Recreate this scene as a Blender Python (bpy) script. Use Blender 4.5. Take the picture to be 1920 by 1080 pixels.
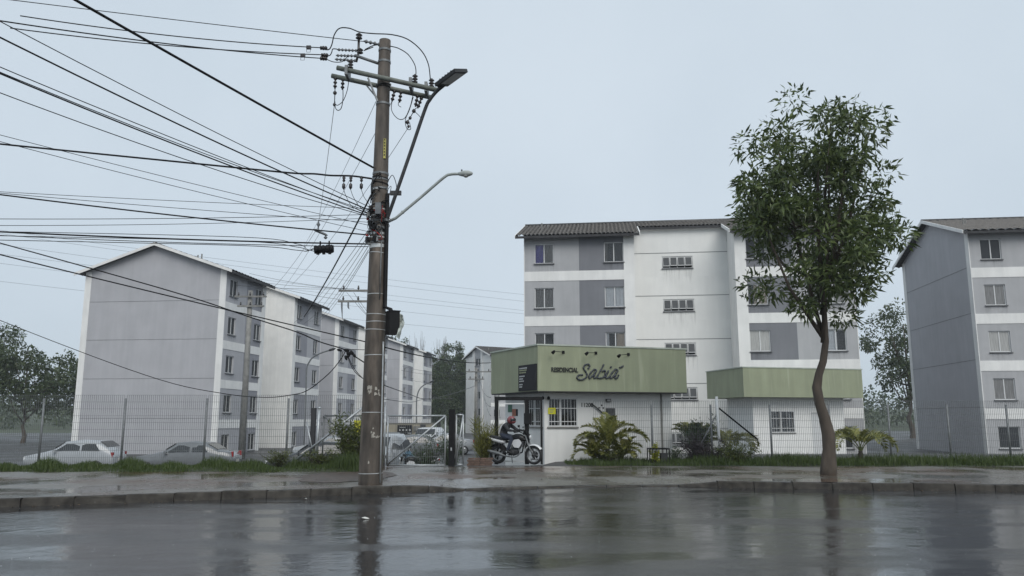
import bpy, bmesh, math, random
import numpy as np
from mathutils import Vector, Matrix

for _o in list(bpy.data.objects):
    bpy.data.objects.remove(_o)
SC = bpy.context.scene
COL = SC.collection
R = math.radians

# ------------------------------------------------------------------ camera, sky, sun, exposure
EYE = 1.6
FPX = 1480.0
PITCH = R(9.4)
cam_data = bpy.data.cameras.new('camera')
cam_data.sensor_width = 36.0
cam_data.lens = 36.0 * FPX / 1920.0
cam_data.clip_start = 0.1
cam_data.clip_end = 4000.0
cam = bpy.data.objects.new('camera', cam_data)
COL.objects.link(cam)
cam.location = (0, 0, EYE)
cam.rotation_euler = (R(90) + PITCH, 0, 0)
SC.camera = cam

world = bpy.data.worlds.new('World')
SC.world = world
world.use_nodes = True
_n, _l = world.node_tree.nodes, world.node_tree.links
_n.clear()
_out = _n.new('ShaderNodeOutputWorld')
_bg = _n.new('ShaderNodeBackground')
_sky = _n.new('ShaderNodeTexSky')
_sky.sky_type = 'NISHITA'
_sky.sun_disc = False
_sky.sun_elevation = R(41)
_sky.sun_rotation = R(163)
_sky.dust_density = 4.0
_hs = _n.new('ShaderNodeHueSaturation')
_hs.inputs['Saturation'].default_value = 0.45
# even rain cloud veiling the clear sky
_mix = _n.new('ShaderNodeMix')
_mix.data_type = 'RGBA'
_mix.inputs[0].default_value = 0.88
_cl = _n.new('ShaderNodeTexNoise')
_cl.inputs['Scale'].default_value = 1.6
_cl.inputs['Detail'].default_value = 5
_cr = _n.new('ShaderNodeValToRGB')
_cr.color_ramp.elements[0].position = 0.3
_cr.color_ramp.elements[0].color = (0.565, 0.665, 0.76, 1)
_cr.color_ramp.elements[1].position = 0.7
_cr.color_ramp.elements[1].color = (0.69, 0.785, 0.875, 1)
_ml = _n.new('ShaderNodeVectorMath'); _ml.operation = 'SCALE'
_ml.inputs['Scale'].default_value = 9.3
_l.new(_sky.outputs[0], _hs.inputs['Color'])
_l.new(_cl.outputs['Fac'], _cr.inputs[0])
_l.new(_cr.outputs[0], _ml.inputs[0])
_l.new(_hs.outputs[0], _mix.inputs[6])
_l.new(_ml.outputs[0], _mix.inputs[7])
_l.new(_mix.outputs[2], _bg.inputs[0])
_bg.inputs[1].default_value = 0.1
_l.new(_bg.outputs[0], _out.inputs[0])

sun_data = bpy.data.lights.new('sun', 'SUN')
sun_data.energy = 1.5
sun_data.angle = R(40)
sun_data.color = (1.0, 0.97, 0.92)
sun = bpy.data.objects.new('sun', sun_data)
COL.objects.link(sun)
sun.rotation_euler = (R(48), 0, R(17))

SC.view_settings.view_transform = 'Standard'
SC.view_settings.look = 'None'
SC.view_settings.exposure = 0.13
SC.view_settings.gamma = 1.0
try:
    SC.view_settings.use_curve_mapping = False
except Exception:
    pass
try:
    SC.cycles.volume_bounces = 1
    SC.cycles.transparent_max_bounces = 24
except Exception:
    pass

# ------------------------------------------------------------------ pixel helpers (direction only; depth is chosen per thing)
_c, _s = math.cos(PITCH), math.sin(PITCH)
def ray(u, v):
    a = (u - 960) / FPX; b = (540 - v) / FPX
    return Vector((a, _c - b * _s, _s + b * _c))
def at(u, v, d):
    r = ray(u, v); k = d / r.y
    return Vector((r.x * k, d, EYE + r.z * k))
def gr(u, v, z):
    r = ray(u, v); k = (z - EYE) / r.z
    return Vector((r.x * k, r.y * k, z))

# ------------------------------------------------------------------ materials
MATS = {}
def mat(name, col, rough=0.6, var=0.12, scale=3.0, bump=0.0, bscale=40.0, metal=0.0, streak=0.0,
        col2=None, spec=0.5, stretch=(1, 1, 1), coat=0.0, detail=5, drips=0.0):
    if name in MATS: return MATS[name]
    m = bpy.data.materials.new(name); m.use_nodes = True
    n, l = m.node_tree.nodes, m.node_tree.links
    p = n['Principled BSDF']
    p.inputs['Roughness'].default_value = rough
    p.inputs['Metallic'].default_value = metal
    p.inputs['Specular IOR Level'].default_value = spec
    if coat: p.inputs['Coat Weight'].default_value = coat
    tc = n.new('ShaderNodeTexCoord')
    mp = n.new('ShaderNodeMapping'); mp.inputs['Scale'].default_value = stretch
    oi = n.new('ShaderNodeObjectInfo')
    sc_ = n.new('ShaderNodeMath'); sc_.operation = 'MULTIPLY'; sc_.inputs[1].default_value = 37.0
    l.new(oi.outputs['Random'], sc_.inputs[0])
    ad_ = n.new('ShaderNodeVectorMath'); ad_.operation = 'ADD'
    l.new(tc.outputs['Object'], ad_.inputs[0]); l.new(sc_.outputs[0], ad_.inputs[1])
    l.new(ad_.outputs[0], mp.inputs['Vector'])
    nz = n.new('ShaderNodeTexNoise'); nz.inputs['Scale'].default_value = scale
    nz.inputs['Detail'].default_value = detail
    l.new(mp.outputs[0], nz.inputs['Vector'])
    rp = n.new('ShaderNodeValToRGB')
    c1 = [max(0, q * (1 - var)) for q in col] + [1]
    c2 = [min(1, q * (1 + var)) for q in (col2 or col)] + [1]
    rp.color_ramp.elements[0].position = 0.3; rp.color_ramp.elements[0].color = c1
    rp.color_ramp.elements[1].position = 0.7; rp.color_ramp.elements[1].color = c2
    l.new(nz.outputs['Fac'], rp.inputs[0])
    last = rp.outputs[0]
    if streak:
        mp2 = n.new('ShaderNodeMapping'); mp2.inputs['Scale'].default_value = (1.5, 1.5, 0.13)
        l.new(ad_.outputs[0], mp2.inputs['Vector'])
        n2 = n.new('ShaderNodeTexNoise'); n2.inputs['Scale'].default_value = 2.2; n2.inputs['Detail'].default_value = 6
        l.new(mp2.outputs[0], n2.inputs['Vector'])
        r2 = n.new('ShaderNodeValToRGB')
        r2.color_ramp.elements[0].position = 0.42; r2.color_ramp.elements[0].color = (1 - streak, 1 - streak * .95, 1 - streak * .9, 1)
        r2.color_ramp.elements[1].position = 0.62; r2.color_ramp.elements[1].color = (1, 1, 1, 1)
        l.new(n2.outputs['Fac'], r2.inputs[0])
        mx = n.new('ShaderNodeMix'); mx.data_type = 'RGBA'; mx.blend_type = 'MULTIPLY'; mx.inputs[0].default_value = 1
        l.new(last, mx.inputs[6]); l.new(r2.outputs[0], mx.inputs[7]); last = mx.outputs[2]
    if drips:
        mp4 = n.new('ShaderNodeMapping'); mp4.inputs['Scale'].default_value = (5.0, 5.0, 0.32)
        l.new(ad_.outputs[0], mp4.inputs['Vector'])
        n4 = n.new('ShaderNodeTexNoise'); n4.inputs['Scale'].default_value = 1.6; n4.inputs['Detail'].default_value = 4
        l.new(mp4.outputs[0], n4.inputs['Vector'])
        r4 = n.new('ShaderNodeValToRGB')
        r4.color_ramp.elements[0].position = 0.58; r4.color_ramp.elements[0].color = (0, 0, 0, 1)
        r4.color_ramp.elements[1].position = 0.72; r4.color_ramp.elements[1].color = (1, 1, 1, 1)
        l.new(n4.outputs['Fac'], r4.inputs[0])
        n5 = n.new('ShaderNodeTexNoise'); n5.inputs['Scale'].default_value = .9
        l.new(ad_.outputs[0], n5.inputs['Vector'])
        k4 = n.new('ShaderNodeMath'); k4.operation = 'MULTIPLY'; l.new(r4.outputs[0], k4.inputs[0]); l.new(n5.outputs['Fac'], k4.inputs[1])
        k5 = n.new('ShaderNodeMath'); k5.operation = 'MULTIPLY'; k5.inputs[1].default_value = drips; l.new(k4.outputs[0], k5.inputs[0])
        m4 = n.new('ShaderNodeMix'); m4.data_type = 'RGBA'
        m4.inputs[7].default_value = (min(1, col[0] * 1.7 + .05), min(1, col[1] * 1.6 + .05), min(1, col[2] * 1.8 + .05), 1)
        l.new(k5.outputs[0], m4.inputs[0]); l.new(last, m4.inputs[6]); last = m4.outputs[2]
    l.new(last, p.inputs['Base Color'])
    if bump:
        n3 = n.new('ShaderNodeTexNoise'); n3.inputs['Scale'].default_value = bscale; n3.inputs['Detail'].default_value = 4
        l.new(mp.outputs[0], n3.inputs['Vector'])
        b = n.new('ShaderNodeBump'); b.inputs['Strength'].default_value = bump; b.inputs['Distance'].default_value = 0.01
        l.new(n3.outputs['Fac'], b.inputs['Height']); l.new(b.outputs[0], p.inputs['Normal'])
    MATS[name] = m
    return m

def wet_mat(name, dry, wetc, mask_scale, mask_lo, mask_hi, r_wet, r_dry, bump_fine, bump_rip, patch=None, aniso=(1, 1, 1), rip_iso=False):
    """soaked paving: films of water (smooth) between rougher, paler high spots"""
    m = bpy.data.materials.new(name); m.use_nodes = True
    n, l = m.node_tree.nodes, m.node_tree.links
    p = n['Principled BSDF']; p.inputs['IOR'].default_value = 1.34
    p.inputs['Specular IOR Level'].default_value = 0.5
    tc = n.new('ShaderNodeTexCoord')
    mp = n.new('ShaderNodeMapping'); mp.inputs['Scale'].default_value = aniso
    l.new(tc.outputs['Object'], mp.inputs['Vector'])
    def noise(sc, det, src=mp):
        q = n.new('ShaderNodeTexNoise'); q.inputs['Scale'].default_value = sc; q.inputs['Detail'].default_value = det
        l.new(src.outputs[0], q.inputs['Vector']); return q
    k = noise(mask_scale, 6)
    ramp = n.new('ShaderNodeValToRGB')
    ramp.color_ramp.elements[0].position = mask_lo; ramp.color_ramp.elements[1].position = mask_hi
    l.new(k.outputs['Fac'], ramp.inputs[0])
    mix = n.new('ShaderNodeMix'); mix.data_type = 'RGBA'
    mix.inputs[6].default_value = (*wetc, 1); mix.inputs[7].default_value = (*dry, 1)
    l.new(ramp.outputs[0], mix.inputs[0])
    g = noise(26, 5)
    gm = n.new('ShaderNodeMapRange'); gm.inputs[1].default_value = .3; gm.inputs[2].default_value = .7
    gm.inputs[3].default_value = .5; gm.inputs[4].default_value = 1.6
    l.new(g.outputs['Fac'], gm.inputs[0])
    mm = n.new('ShaderNodeMix'); mm.data_type = 'RGBA'; mm.blend_type = 'MULTIPLY'; mm.inputs[0].default_value = 1
    l.new(mix.outputs[2], mm.inputs[6]); l.new(gm.outputs[0], mm.inputs[7])
    last = mm.outputs[2]
    if patch:
        pk = noise(patch[1], 4)
        pr = n.new('ShaderNodeValToRGB'); pr.color_ramp.elements[0].position = .5; pr.color_ramp.elements[1].position = .62
        l.new(pk.outputs['Fac'], pr.inputs[0])
        pm = n.new('ShaderNodeMix'); pm.data_type = 'RGBA'; pm.inputs[7].default_value = (*patch[0], 1)
        l.new(pr.outputs[0], pm.inputs[0]); l.new(last, pm.inputs[6]); last = pm.outputs[2]
    l.new(last, p.inputs['Base Color'])
    rr = n.new('ShaderNodeMapRange'); rr.inputs[3].default_value = r_wet; rr.inputs[4].default_value = r_dry
    l.new(ramp.outputs[0], rr.inputs[0]); l.new(rr.outputs[0], p.inputs['Roughness'])
    b1 = n.new('ShaderNodeBump'); b1.inputs['Distance'].default_value = .01
    bf = n.new('ShaderNodeMath'); bf.operation = 'MULTIPLY'; bf.inputs[1].default_value = bump_fine
    l.new(ramp.outputs[0], bf.inputs[0])
    ba = n.new('ShaderNodeMath'); ba.operation = 'ADD'; ba.inputs[1].default_value = bump_fine * .12
    l.new(bf.outputs[0], ba.inputs[0]); l.new(ba.outputs[0], b1.inputs['Strength'])
    iso = mp
    if rip_iso:
        iso = n.new('ShaderNodeMapping'); l.new(tc.outputs['Object'], iso.inputs['Vector'])
    fine = noise(60, 4, iso); l.new(fine.outputs['Fac'], b1.inputs['Height'])
    b2 = n.new('ShaderNodeBump'); b2.inputs['Distance'].default_value = .02; b2.inputs['Strength'].default_value = bump_rip
    rip = noise(3.4, 6, iso); l.new(rip.outputs['Fac'], b2.inputs['Height'])
    l.new(b1.outputs[0], b2.inputs['Normal'])
    b3 = n.new('ShaderNodeBump'); b3.inputs['Distance'].default_value = .012; b3.inputs['Strength'].default_value = bump_rip * .35
    rp3 = noise(11, 4, iso); l.new(rp3.outputs['Fac'], b3.inputs['Height'])
    l.new(b2.outputs[0], b3.inputs['Normal']); l.new(b3.outputs[0], p.inputs['Normal'])
    MATS[name] = m
    return m

def leaf_mat(name, a, b, rough=.45, trans=.25):
    """leaf colours that differ from leaf to leaf (random per island)"""
    m = bpy.data.materials.new(name); m.use_nodes = True
    n, l = m.node_tree.nodes, m.node_tree.links
    p = n['Principled BSDF']; p.inputs['Roughness'].default_value = rough
    g = n.new('ShaderNodeNewGeometry')
    rp = n.new('ShaderNodeValToRGB')
    rp.color_ramp.elements[0].color = (*a, 1); rp.color_ramp.elements[1].color = (*b, 1)
    l.new(g.outputs['Random Per Island'], rp.inputs[0]); l.new(rp.outputs[0], p.inputs['Base Color'])
    t = n.new('ShaderNodeBsdfTranslucent'); l.new(rp.outputs[0], t.inputs['Color'])
    mx = n.new('ShaderNodeMixShader'); mx.inputs[0].default_value = trans
    l.new(p.outputs[0], mx.inputs[1]); l.new(t.outputs[0], mx.inputs[2])
    l.new(mx.outputs[0], n['Material Output'].inputs[0])
    MATS[name] = m
    return m

def glass_mat(name, tint, refl=.14):
    m = bpy.data.materials.new(name); m.use_nodes = True
    n, l = m.node_tree.nodes, m.node_tree.links
    n.remove(n['Principled BSDF'])
    t = n.new('ShaderNodeBsdfTransparent'); t.inputs[0].default_value = (*tint, 1)
    g = n.new('ShaderNodeBsdfGlossy'); g.inputs['Roughness'].default_value = .06
    f = n.new('ShaderNodeFresnel'); f.inputs[0].default_value = 1.5
    a = n.new('ShaderNodeMath'); a.operation = 'ADD'; a.inputs[1].default_value = refl
    mx = n.new('ShaderNodeMixShader')
    l.new(f.outputs[0], a.inputs[0]); l.new(a.outputs[0], mx.inputs[0])
    l.new(t.outputs[0], mx.inputs[1]); l.new(g.outputs[0], mx.inputs[2])
    l.new(mx.outputs[0], n['Material Output'].inputs[0])
    MATS[name] = m
    return m

M = dict(
    white=mat('white_paint', (.78, .775, .755), .7, .05, 1.2, .12, 60, streak=.06),
    offwhite=mat('stair_paint', (.75, .75, .73), .75, .04, .8, .12, 60, streak=.03),
    lgrey=mat('light_grey_paint', (.40, .402, .412), .75, .06, 1.0, .12, 60, streak=.06),
    dgrey=mat('dark_grey_paint', (.185, .19, .208), .75, .06, 1.0, .12, 60, streak=.06),
    lilac=mat('lilac_grey_paint', (.42, .42, .44), .75, .05, .8, .12, 60, streak=.05),
    lilac2=mat('lilac_dark_paint', (.27, .272, .30), .75, .05, .8, .12, 60, streak=.05),
    tile=mat('wet_roof_tile', (.024, .023, .023), .38, .6, 9, .2, 90, col2=(.06, .056, .053), spec=.45),
    fascia=mat('dark_eave_board', (.045, .045, .048), .7, .2, 3, spec=.25),
    joint=mat('wall_joint', (.20, .205, .21), .8, .1, 3),
    green=mat('green_paint', (.292, .318, .212), .62, .06, 1.1, .1, 50, streak=.09, drips=.4),
    cap=mat('parapet_cap', (.42, .46, .40), .6, .15, 4),
    gwall=mat('guard_wall_paint', (.78, .78, .76), .7, .05, 1.0, .12, 55, streak=.06),
    concrete=mat('pole_concrete', (.088, .069, .053), .6, .32, 3.5, .6, 70, col2=(.13, .105, .084), streak=.42, stretch=(2, 2, .6)),
    greyconc=mat('grey_concrete', (.22, .215, .20), .6, .25, 4, .4, 60, streak=.2),
    mossarm=mat('weathered_crossarm', (.145, .16, .14), .7, .3, 6, .3, 60),
    kerb=mat('wet_kerb_concrete', (.032, .028, .024), .42, .4, 5, .5, 60, col2=(.055, .05, .043), spec=.2),
    galv=mat('galvanised_steel', (.42, .44, .45), .42, .15, 12, metal=.55),
    galv2=mat('dull_galvanised_steel', (.17, .18, .185), .5, .2, 12, metal=.3),
    meshw=mat('fence_wire', (.13, .14, .14), .5, .2, 12),
    steelw=mat('white_steel', (.62, .63, .63), .45, .06, 8),
    black=mat('black_steel', (.008, .008, .009), .5, .2, 6, spec=.2),
    rubber=mat('black_cable', (.008, .008, .009), .55, .2, 6, spec=.2),
    wire=mat('grey_wire', (.05, .055, .06), .5, .2, 6),
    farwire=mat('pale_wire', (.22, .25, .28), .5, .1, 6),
    porc=mat('dark_insulator', (.035, .03, .03), .25, .2, 6),
    porcg=mat('grey_insulator', (.14, .15, .16), .3, .2, 6),
    strap=mat('steel_strap', (.50, .52, .52), .4, .2, 10, metal=.3),
    red=mat('red_clip', (.32, .02, .02), .5, .2, 6),
    lampg=mat('lamp_grey', (.045, .047, .05), .5, .2, 8, spec=.25),
    lamppale=mat('lamp_pale_grey', (.33, .36, .35), .5, .2, 8),
    lens=mat('lamp_lens', (.35, .36, .35), .25, .1, 8),
    dark=mat('dark_interior', (.02, .02, .022), .9, .2, 2),
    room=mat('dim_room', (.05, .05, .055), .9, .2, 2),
    pane=mat('window_glass', (.035, .038, .043), .2, .2, 2, spec=.25),
    paneb=mat('frosted_glass', (.075, .08, .085), .45, .15, 3, spec=.15),
    alu=mat('white_aluminium', (.60, .61, .61), .4, .05, 8),
    sill=mat('granite_sill', (.10, .10, .105), .45, .2, 8),
    curtain=mat('grey_curtain', (.20, .195, .19), .9, .1, 6),
    curtdark=mat('dark_curtain', (.03, .03, .032), .9, .2, 6),
    panedk=mat('dark_window_glass', (.02, .022, .026), .3, .2, 2, spec=.12),
    panec=mat('curtained_glass', (.20, .20, .20), .25, .25, 6, spec=.25, stretch=(4, 4, .3)),
    paned=mat('pale_curtained_glass', (.38, .38, .37), .25, .2, 6, spec=.25, stretch=(4, 4, .3)),
    dryleaf=mat('fallen_leaf', (.10, .06, .025), .6, .4, 9),
    curtblue=mat('blue_curtain', (.10, .085, .34), .9, .1, 6),
    curtwhite=mat('white_curtain', (.78, .80, .82), .9, .06, 6),
    curtbeige=mat('beige_curtain', (.50, .43, .35), .9, .08, 6),
    plate=mat('faded_plate', (.42, .38, .10), .6, .2, 8),
    yellow=mat('yellow_sign', (.62, .60, .02), .5, .06, 4),
    signblack=mat('black_sign', (.018, .018, .021), .5, .15, 4, spec=.15),
    letter=mat('lettering_grey', (.035, .042, .055), .4, .15, 6),
    letterblk=mat('lettering_black', (.02, .022, .02), .45, .15, 6),
    textw=mat('sign_text', (.50, .52, .52), .6, .05, 6),
    texty=mat('sign_text_green', (.30, .33, .20), .6, .05, 6),
    numg=mat('number_grey', (.07, .08, .08), .5, .1, 6),
    soil=mat('wet_soil', (.036, .022, .014), .5, .35, 6, .6, 30, col2=(.07, .045, .03)),
    turf=mat('turf_soil', (.03, .036, .014), .8, .35, 6, .6, 30),
    bark=mat('bark', (.07, .055, .042), .85, .3, 6, .7, 25, stretch=(1, 1, .3)),
    barkd=mat('wet_palm_stem', (.035, .028, .02), .7, .3, 6, .6, 25),
    rachis=mat('frond_stem', (.10, .12, .035), .5, .2, 6),
    beige=mat('beige_wall', (.34, .31, .24), .75, .08, 1.5, streak=.15),
    brick=mat('brown_brick', (.12, .075, .055), .6, .3, 8, .3, 40),
    teal=mat('blue_bin', (.03, .09, .14), .4, .12, 5),
    maroon=mat('red_bin', (.17, .05, .045), .45, .12, 5),
    greenp=mat('green_board', (.03, .14, .085), .5, .08, 5),
    scrap=mat('glued_paper', (.34, .32, .28), .8, .3, 9),
    paper=mat('paper', (.55, .54, .50), .8, .06, 5),
    poster=mat('poster_red', (.36, .14, .09), .7, .15, 9),
    plastic=mat('clear_bag', (.50, .54, .50), .3, .1, 6),
    orange=mat('parasol_cloth', (.20, .085, .06), .8, .12, 4),
    tyre=mat('tyre', (.014, .014, .015), .6, .2, 20),
    rim=mat('alloy_rim', (.35, .36, .37), .35, .08, 8, metal=.6),
    carglass=mat('car_glass', (.02, .023, .026), .06, .1, 2, spec=.8),
    tail=mat('tail_lamp', (.30, .012, .012), .25, .1, 6),
    head=mat('head_lamp', (.62, .64, .65), .12, .05, 6),
    carwhite=mat('white_car_paint', (.62, .63, .64), .22, .03, 3, coat=.6),
    carsilver=mat('silver_car_paint', (.36, .38, .40), .25, .04, 3, coat=.6),
    motoblack=mat('black_gloss', (.012, .012, .013), .3, .1, 6, spec=.3),
    carblack=mat('black_car_paint', (.015, .016, .019), .18, .08, 3, coat=.8),
    cargrey=mat('grey_car_paint', (.15, .16, .17), .22, .05, 3, coat=.6),
    helmet=mat('red_helmet', (.20, .045, .05), .25, .12, 8, coat=.5),
    visor=mat('smoke_visor', (.012, .012, .014), .08, .05, 4),
    jacket=mat('dark_jacket', (.025, .026, .03), .8, .2, 12, .3, 50),
    jeans=mat('dark_jeans', (.03, .038, .06), .85, .2, 12, .3, 50),
    shoe=mat('black_shoe', (.015, .015, .015), .5, .1, 8),
    glove=mat('black_glove', (.018, .018, .018), .7, .1, 8),
    litter=mat('white_litter', (.6, .6, .56), .6, .08, 6),
)
M['drop'] = mat('splash_water', (.55, .58, .60), .15, .1, 6)
M['glass'] = glass_mat('clear_pane', (.97, .975, .98), .0)
M['road'] = wet_mat('wet_asphalt', (.058, .059, .062), (.022, .023, .025), .9, .46, .72, .012, .10, .6, .36, aniso=(.28, 1.0, 1), rip_iso=True)
M['walk'] = wet_mat('wet_paving', (.145, .133, .118), (.075, .066, .056), .45, .42, .60, .10, .38, .35, .05, patch=((.095, .06, .042), .33))
M['apron'] = wet_mat('wet_apron_concrete', (.165, .158, .145), (.10, .093, .083), .8, .38, .66, .14, .42, .35, .04)
M['lot'] = wet_mat('wet_lot_asphalt', (.07, .07, .07), (.05, .05, .052), .3, .40, .62, .4, .65, .35, .05)
M['grassm'] = leaf_mat('grass_blade', (.035, .060, .012), (.085, .12, .03))
M['weedm'] = leaf_mat('weed_leaf', (.045, .065, .015), (.14, .16, .045))
M['palmm'] = leaf_mat('palm_leaflet', (.08, .10, .02), (.30, .29, .08))
M['palmy'] = leaf_mat('yellow_palm_leaflet', (.09, .10, .02), (.22, .22, .05))
M['yleaf'] = leaf_mat('yellow_croton_leaf', (.16, .20, .015), (.42, .42, .03))
M['purple'] = leaf_mat('purple_shrub_leaf', (.028, .022, .028), (.075, .06, .065))
M['darkleaf'] = leaf_mat('dark_tree_leaf', (.026, .046, .014), (.075, .105, .035))
M['midleaf'] = leaf_mat('mid_tree_leaf', (.03, .05, .018), (.075, .10, .035))
M['nearleaf'] = leaf_mat('near_tree_leaf', (.035, .06, .016), (.13, .17, .05))
def stain_mat():
    m = bpy.data.materials.new('rain_stain'); m.use_nodes = True
    n, l = m.node_tree.nodes, m.node_tree.links
    p = n['Principled BSDF']; p.inputs['Base Color'].default_value = (.06, .06, .055, 1); p.inputs['Roughness'].default_value = .8
    tc = n.new('ShaderNodeTexCoord'); oi = n.new('ShaderNodeObjectInfo')
    k = n.new('ShaderNodeMath'); k.operation = 'MULTIPLY'; k.inputs[1].default_value = 50; l.new(oi.outputs['Random'], k.inputs[0])
    ad = n.new('ShaderNodeVectorMath'); ad.operation = 'ADD'; l.new(tc.outputs['Object'], ad.inputs[0]); l.new(k.outputs[0], ad.inputs[1])
    mp = n.new('ShaderNodeMapping'); mp.inputs['Scale'].default_value = (7, 7, .5); l.new(ad.outputs[0], mp.inputs['Vector'])
    nz = n.new('ShaderNodeTexNoise'); nz.inputs['Scale'].default_value = 1.3; nz.inputs['Detail'].default_value = 4; l.new(mp.outputs[0], nz.inputs['Vector'])
    rp = n.new('ShaderNodeValToRGB'); rp.color_ramp.elements[0].position = .48; rp.color_ramp.elements[1].position = .75; l.new(nz.outputs['Fac'], rp.inputs[0])
    sx = n.new('ShaderNodeSeparateXYZ'); l.new(tc.outputs['Generated'], sx.inputs[0])
    m1 = n.new('ShaderNodeMath'); m1.operation = 'MULTIPLY'; l.new(rp.outputs[0], m1.inputs[0]); l.new(sx.outputs[2], m1.inputs[1])
    m2 = n.new('ShaderNodeMath'); m2.operation = 'MULTIPLY'; m2.inputs[1].default_value = .3; l.new(m1.outputs[0], m2.inputs[0])
    t = n.new('ShaderNodeBsdfTransparent'); mx = n.new('ShaderNodeMixShader')
    l.new(m2.outputs[0], mx.inputs[0]); l.new(t.outputs[0], mx.inputs[1]); l.new(p.outputs[0], mx.inputs[2]); l.new(mx.outputs[0], n['Material Output'].inputs[0])
    return m
M['stain'] = stain_mat()
M['hedgeleaf'] = leaf_mat('hedge_leaf', (.018, .04, .014), (.06, .10, .03))
# ------------------------------------------------------------------ mesh helpers
INV = {}
class MB:
    def __init__(self): self.v = []; self.f = []; self.mi = []
    def add(self, vs, fs, mi=0):
        o = len(self.v); self.v += [Vector(q) for q in vs]
        for f in fs: self.f.append(tuple(o + i for i in f)); self.mi.append(mi)
        return self
    def obox(self, c, ax, ay, az, mi=0):
        c, ax, ay, az = Vector(c), Vector(ax), Vector(ay), Vector(az)
        vs = [c + sx * ax + sy * ay + sz * az for sz in (-1, 1) for sy in (-1, 1) for sx in (-1, 1)]
        return self.add(vs, [(0, 2, 3, 1), (4, 5, 7, 6), (0, 1, 5, 4), (2, 6, 7, 3), (0, 4, 6, 2), (1, 3, 7, 5)], mi)
    def box(self, x0, x1, y0, y1, z0, z1, mi=0):
        return self.obox(((x0 + x1) / 2, (y0 + y1) / 2, (z0 + z1) / 2), ((x1 - x0) / 2, 0, 0), (0, (y1 - y0) / 2, 0), (0, 0, (z1 - z0) / 2), mi)
    def bar(self, p, q, w, h=None, up=(0, 0, 1)):
        p, q = Vector(p), Vector(q); h = h or w
        d = (q - p).normalized(); s = d.cross(Vector(up))
        if s.length < 1e-4: s = d.cross(Vector((1, 0, 0)))
        s.normalize(); t = s.cross(d)
        return self.obox((p + q) / 2, (q - p) / 2, s * w / 2, t * h / 2)
    def tube(self, pts, r, n=6, cap=True, mi=0):
        pts = [Vector(p) for p in pts]; m = len(pts)
        rs = r if isinstance(r, (list, tuple)) else [r] * m
        o = len(self.v); prev = None
        for i, p in enumerate(pts):
            d = (pts[min(i + 1, m - 1)] - pts[max(i - 1, 0)]).normalized()
            if prev is None:
                a = d.cross(Vector((0, 0, 1)))
                if a.length < 1e-3: a = d.cross(Vector((1, 0, 0)))
            else:
                a = prev - d * prev.dot(d)
                if a.length < 1e-5: a = d.cross(Vector((1, 0, 0)))
            a.normalize(); prev = a; b = d.cross(a)
            for k in range(n):
                t = 2 * math.pi * k / n
                self.v.append(p + (a * math.cos(t) + b * math.sin(t)) * rs[i])
        for i in range(m - 1):
            for k in range(n):
                k2 = (k + 1) % n
                self.f.append((o + i * n + k, o + i * n + k2, o + (i + 1) * n + k2, o + (i + 1) * n + k)); self.mi.append(mi)
        if cap:
            self.f.append(tuple(o + k for k in reversed(range(n)))); self.mi.append(mi)
            self.f.append(tuple(o + (m - 1) * n + k for k in range(n))); self.mi.append(mi)
        return self
    def lathe(self, base, axis, prof, n=10, mi=0):
        """prof: list of (distance along axis, radius)"""
        base, axis = Vector(base), Vector(axis).normalized()
        a = axis.cross(Vector((0, 0, 1)))
        if a.length < 1e-3: a = axis.cross(Vector((1, 0, 0)))
        a.normalize(); b = axis.cross(a); o = len(self.v); m = len(prof)
        for h, r in prof:
            for k in range(n):
                t = 2 * math.pi * k / n
                self.v.append(base + axis * h + (a * math.cos(t) + b * math.sin(t)) * max(r, 1e-4))
        for i in range(m - 1):
            for k in range(n):
                k2 = (k + 1) % n
                self.f.append((o + i * n + k, o + i * n + k2, o + (i + 1) * n + k2, o + (i + 1) * n + k)); self.mi.append(mi)
        self.f.append(tuple(o + k for k in reversed(range(n)))); self.mi.append(mi)
        self.f.append(tuple(o + (m - 1) * n + k for k in range(n))); self.mi.append(mi)
        return self
    def prism(self, poly, vec):
        """closed polygon (3-D points) swept along vec"""
        poly = [Vector(p) for p in poly]; vec = Vector(vec); n = len(poly)
        fs = [tuple(reversed(range(n))), tuple(range(n, 2 * n))]
        fs += [(i, (i + 1) % n, n + (i + 1) % n, n + i) for i in range(n)]
        return self.add(poly + [p + vec for p in poly], fs)
    def quad(self, a, b, c, d, mi=0): return self.add([a, b, c, d], [(0, 1, 2, 3)], mi)
    def mesh(self, name, mats, smooth=False, inv=None):
        me = bpy.data.meshes.new(name)
        vs = [inv @ p for p in self.v] if inv is not None else self.v
        me.from_pydata([tuple(p) for p in vs], [], self.f)
        for m in (mats if isinstance(mats, (list, tuple)) else [mats]): me.materials.append(m)
        if any(self.mi): me.polygons.foreach_set('material_index', self.mi)
        bm = bmesh.new(); bm.from_mesh(me); bmesh.ops.recalc_face_normals(bm, faces=bm.faces); bm.to_mesh(me); bm.free()
        if smooth: me.polygons.foreach_set('use_smooth', [True] * len(me.polygons))
        me.update()
        return me
    def build(self, name, mats, parent=None, smooth=False, world=False, stuff=False):
        inv = INV.get(parent.name) if (world and parent is not None) else None
        return link(name, self.mesh(name, mats, smooth, inv), parent, stuff)

def link(name, me, parent=None, stuff=False, loc=None, rot=None):
    o = bpy.data.objects.new(name, me); COL.objects.link(o)
    if parent is not None: o.parent = parent
    if loc is not None: o.location = loc
    if rot is not None: o.rotation_euler = rot
    if stuff: o['kind'] = 'stuff'
    return o

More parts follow.
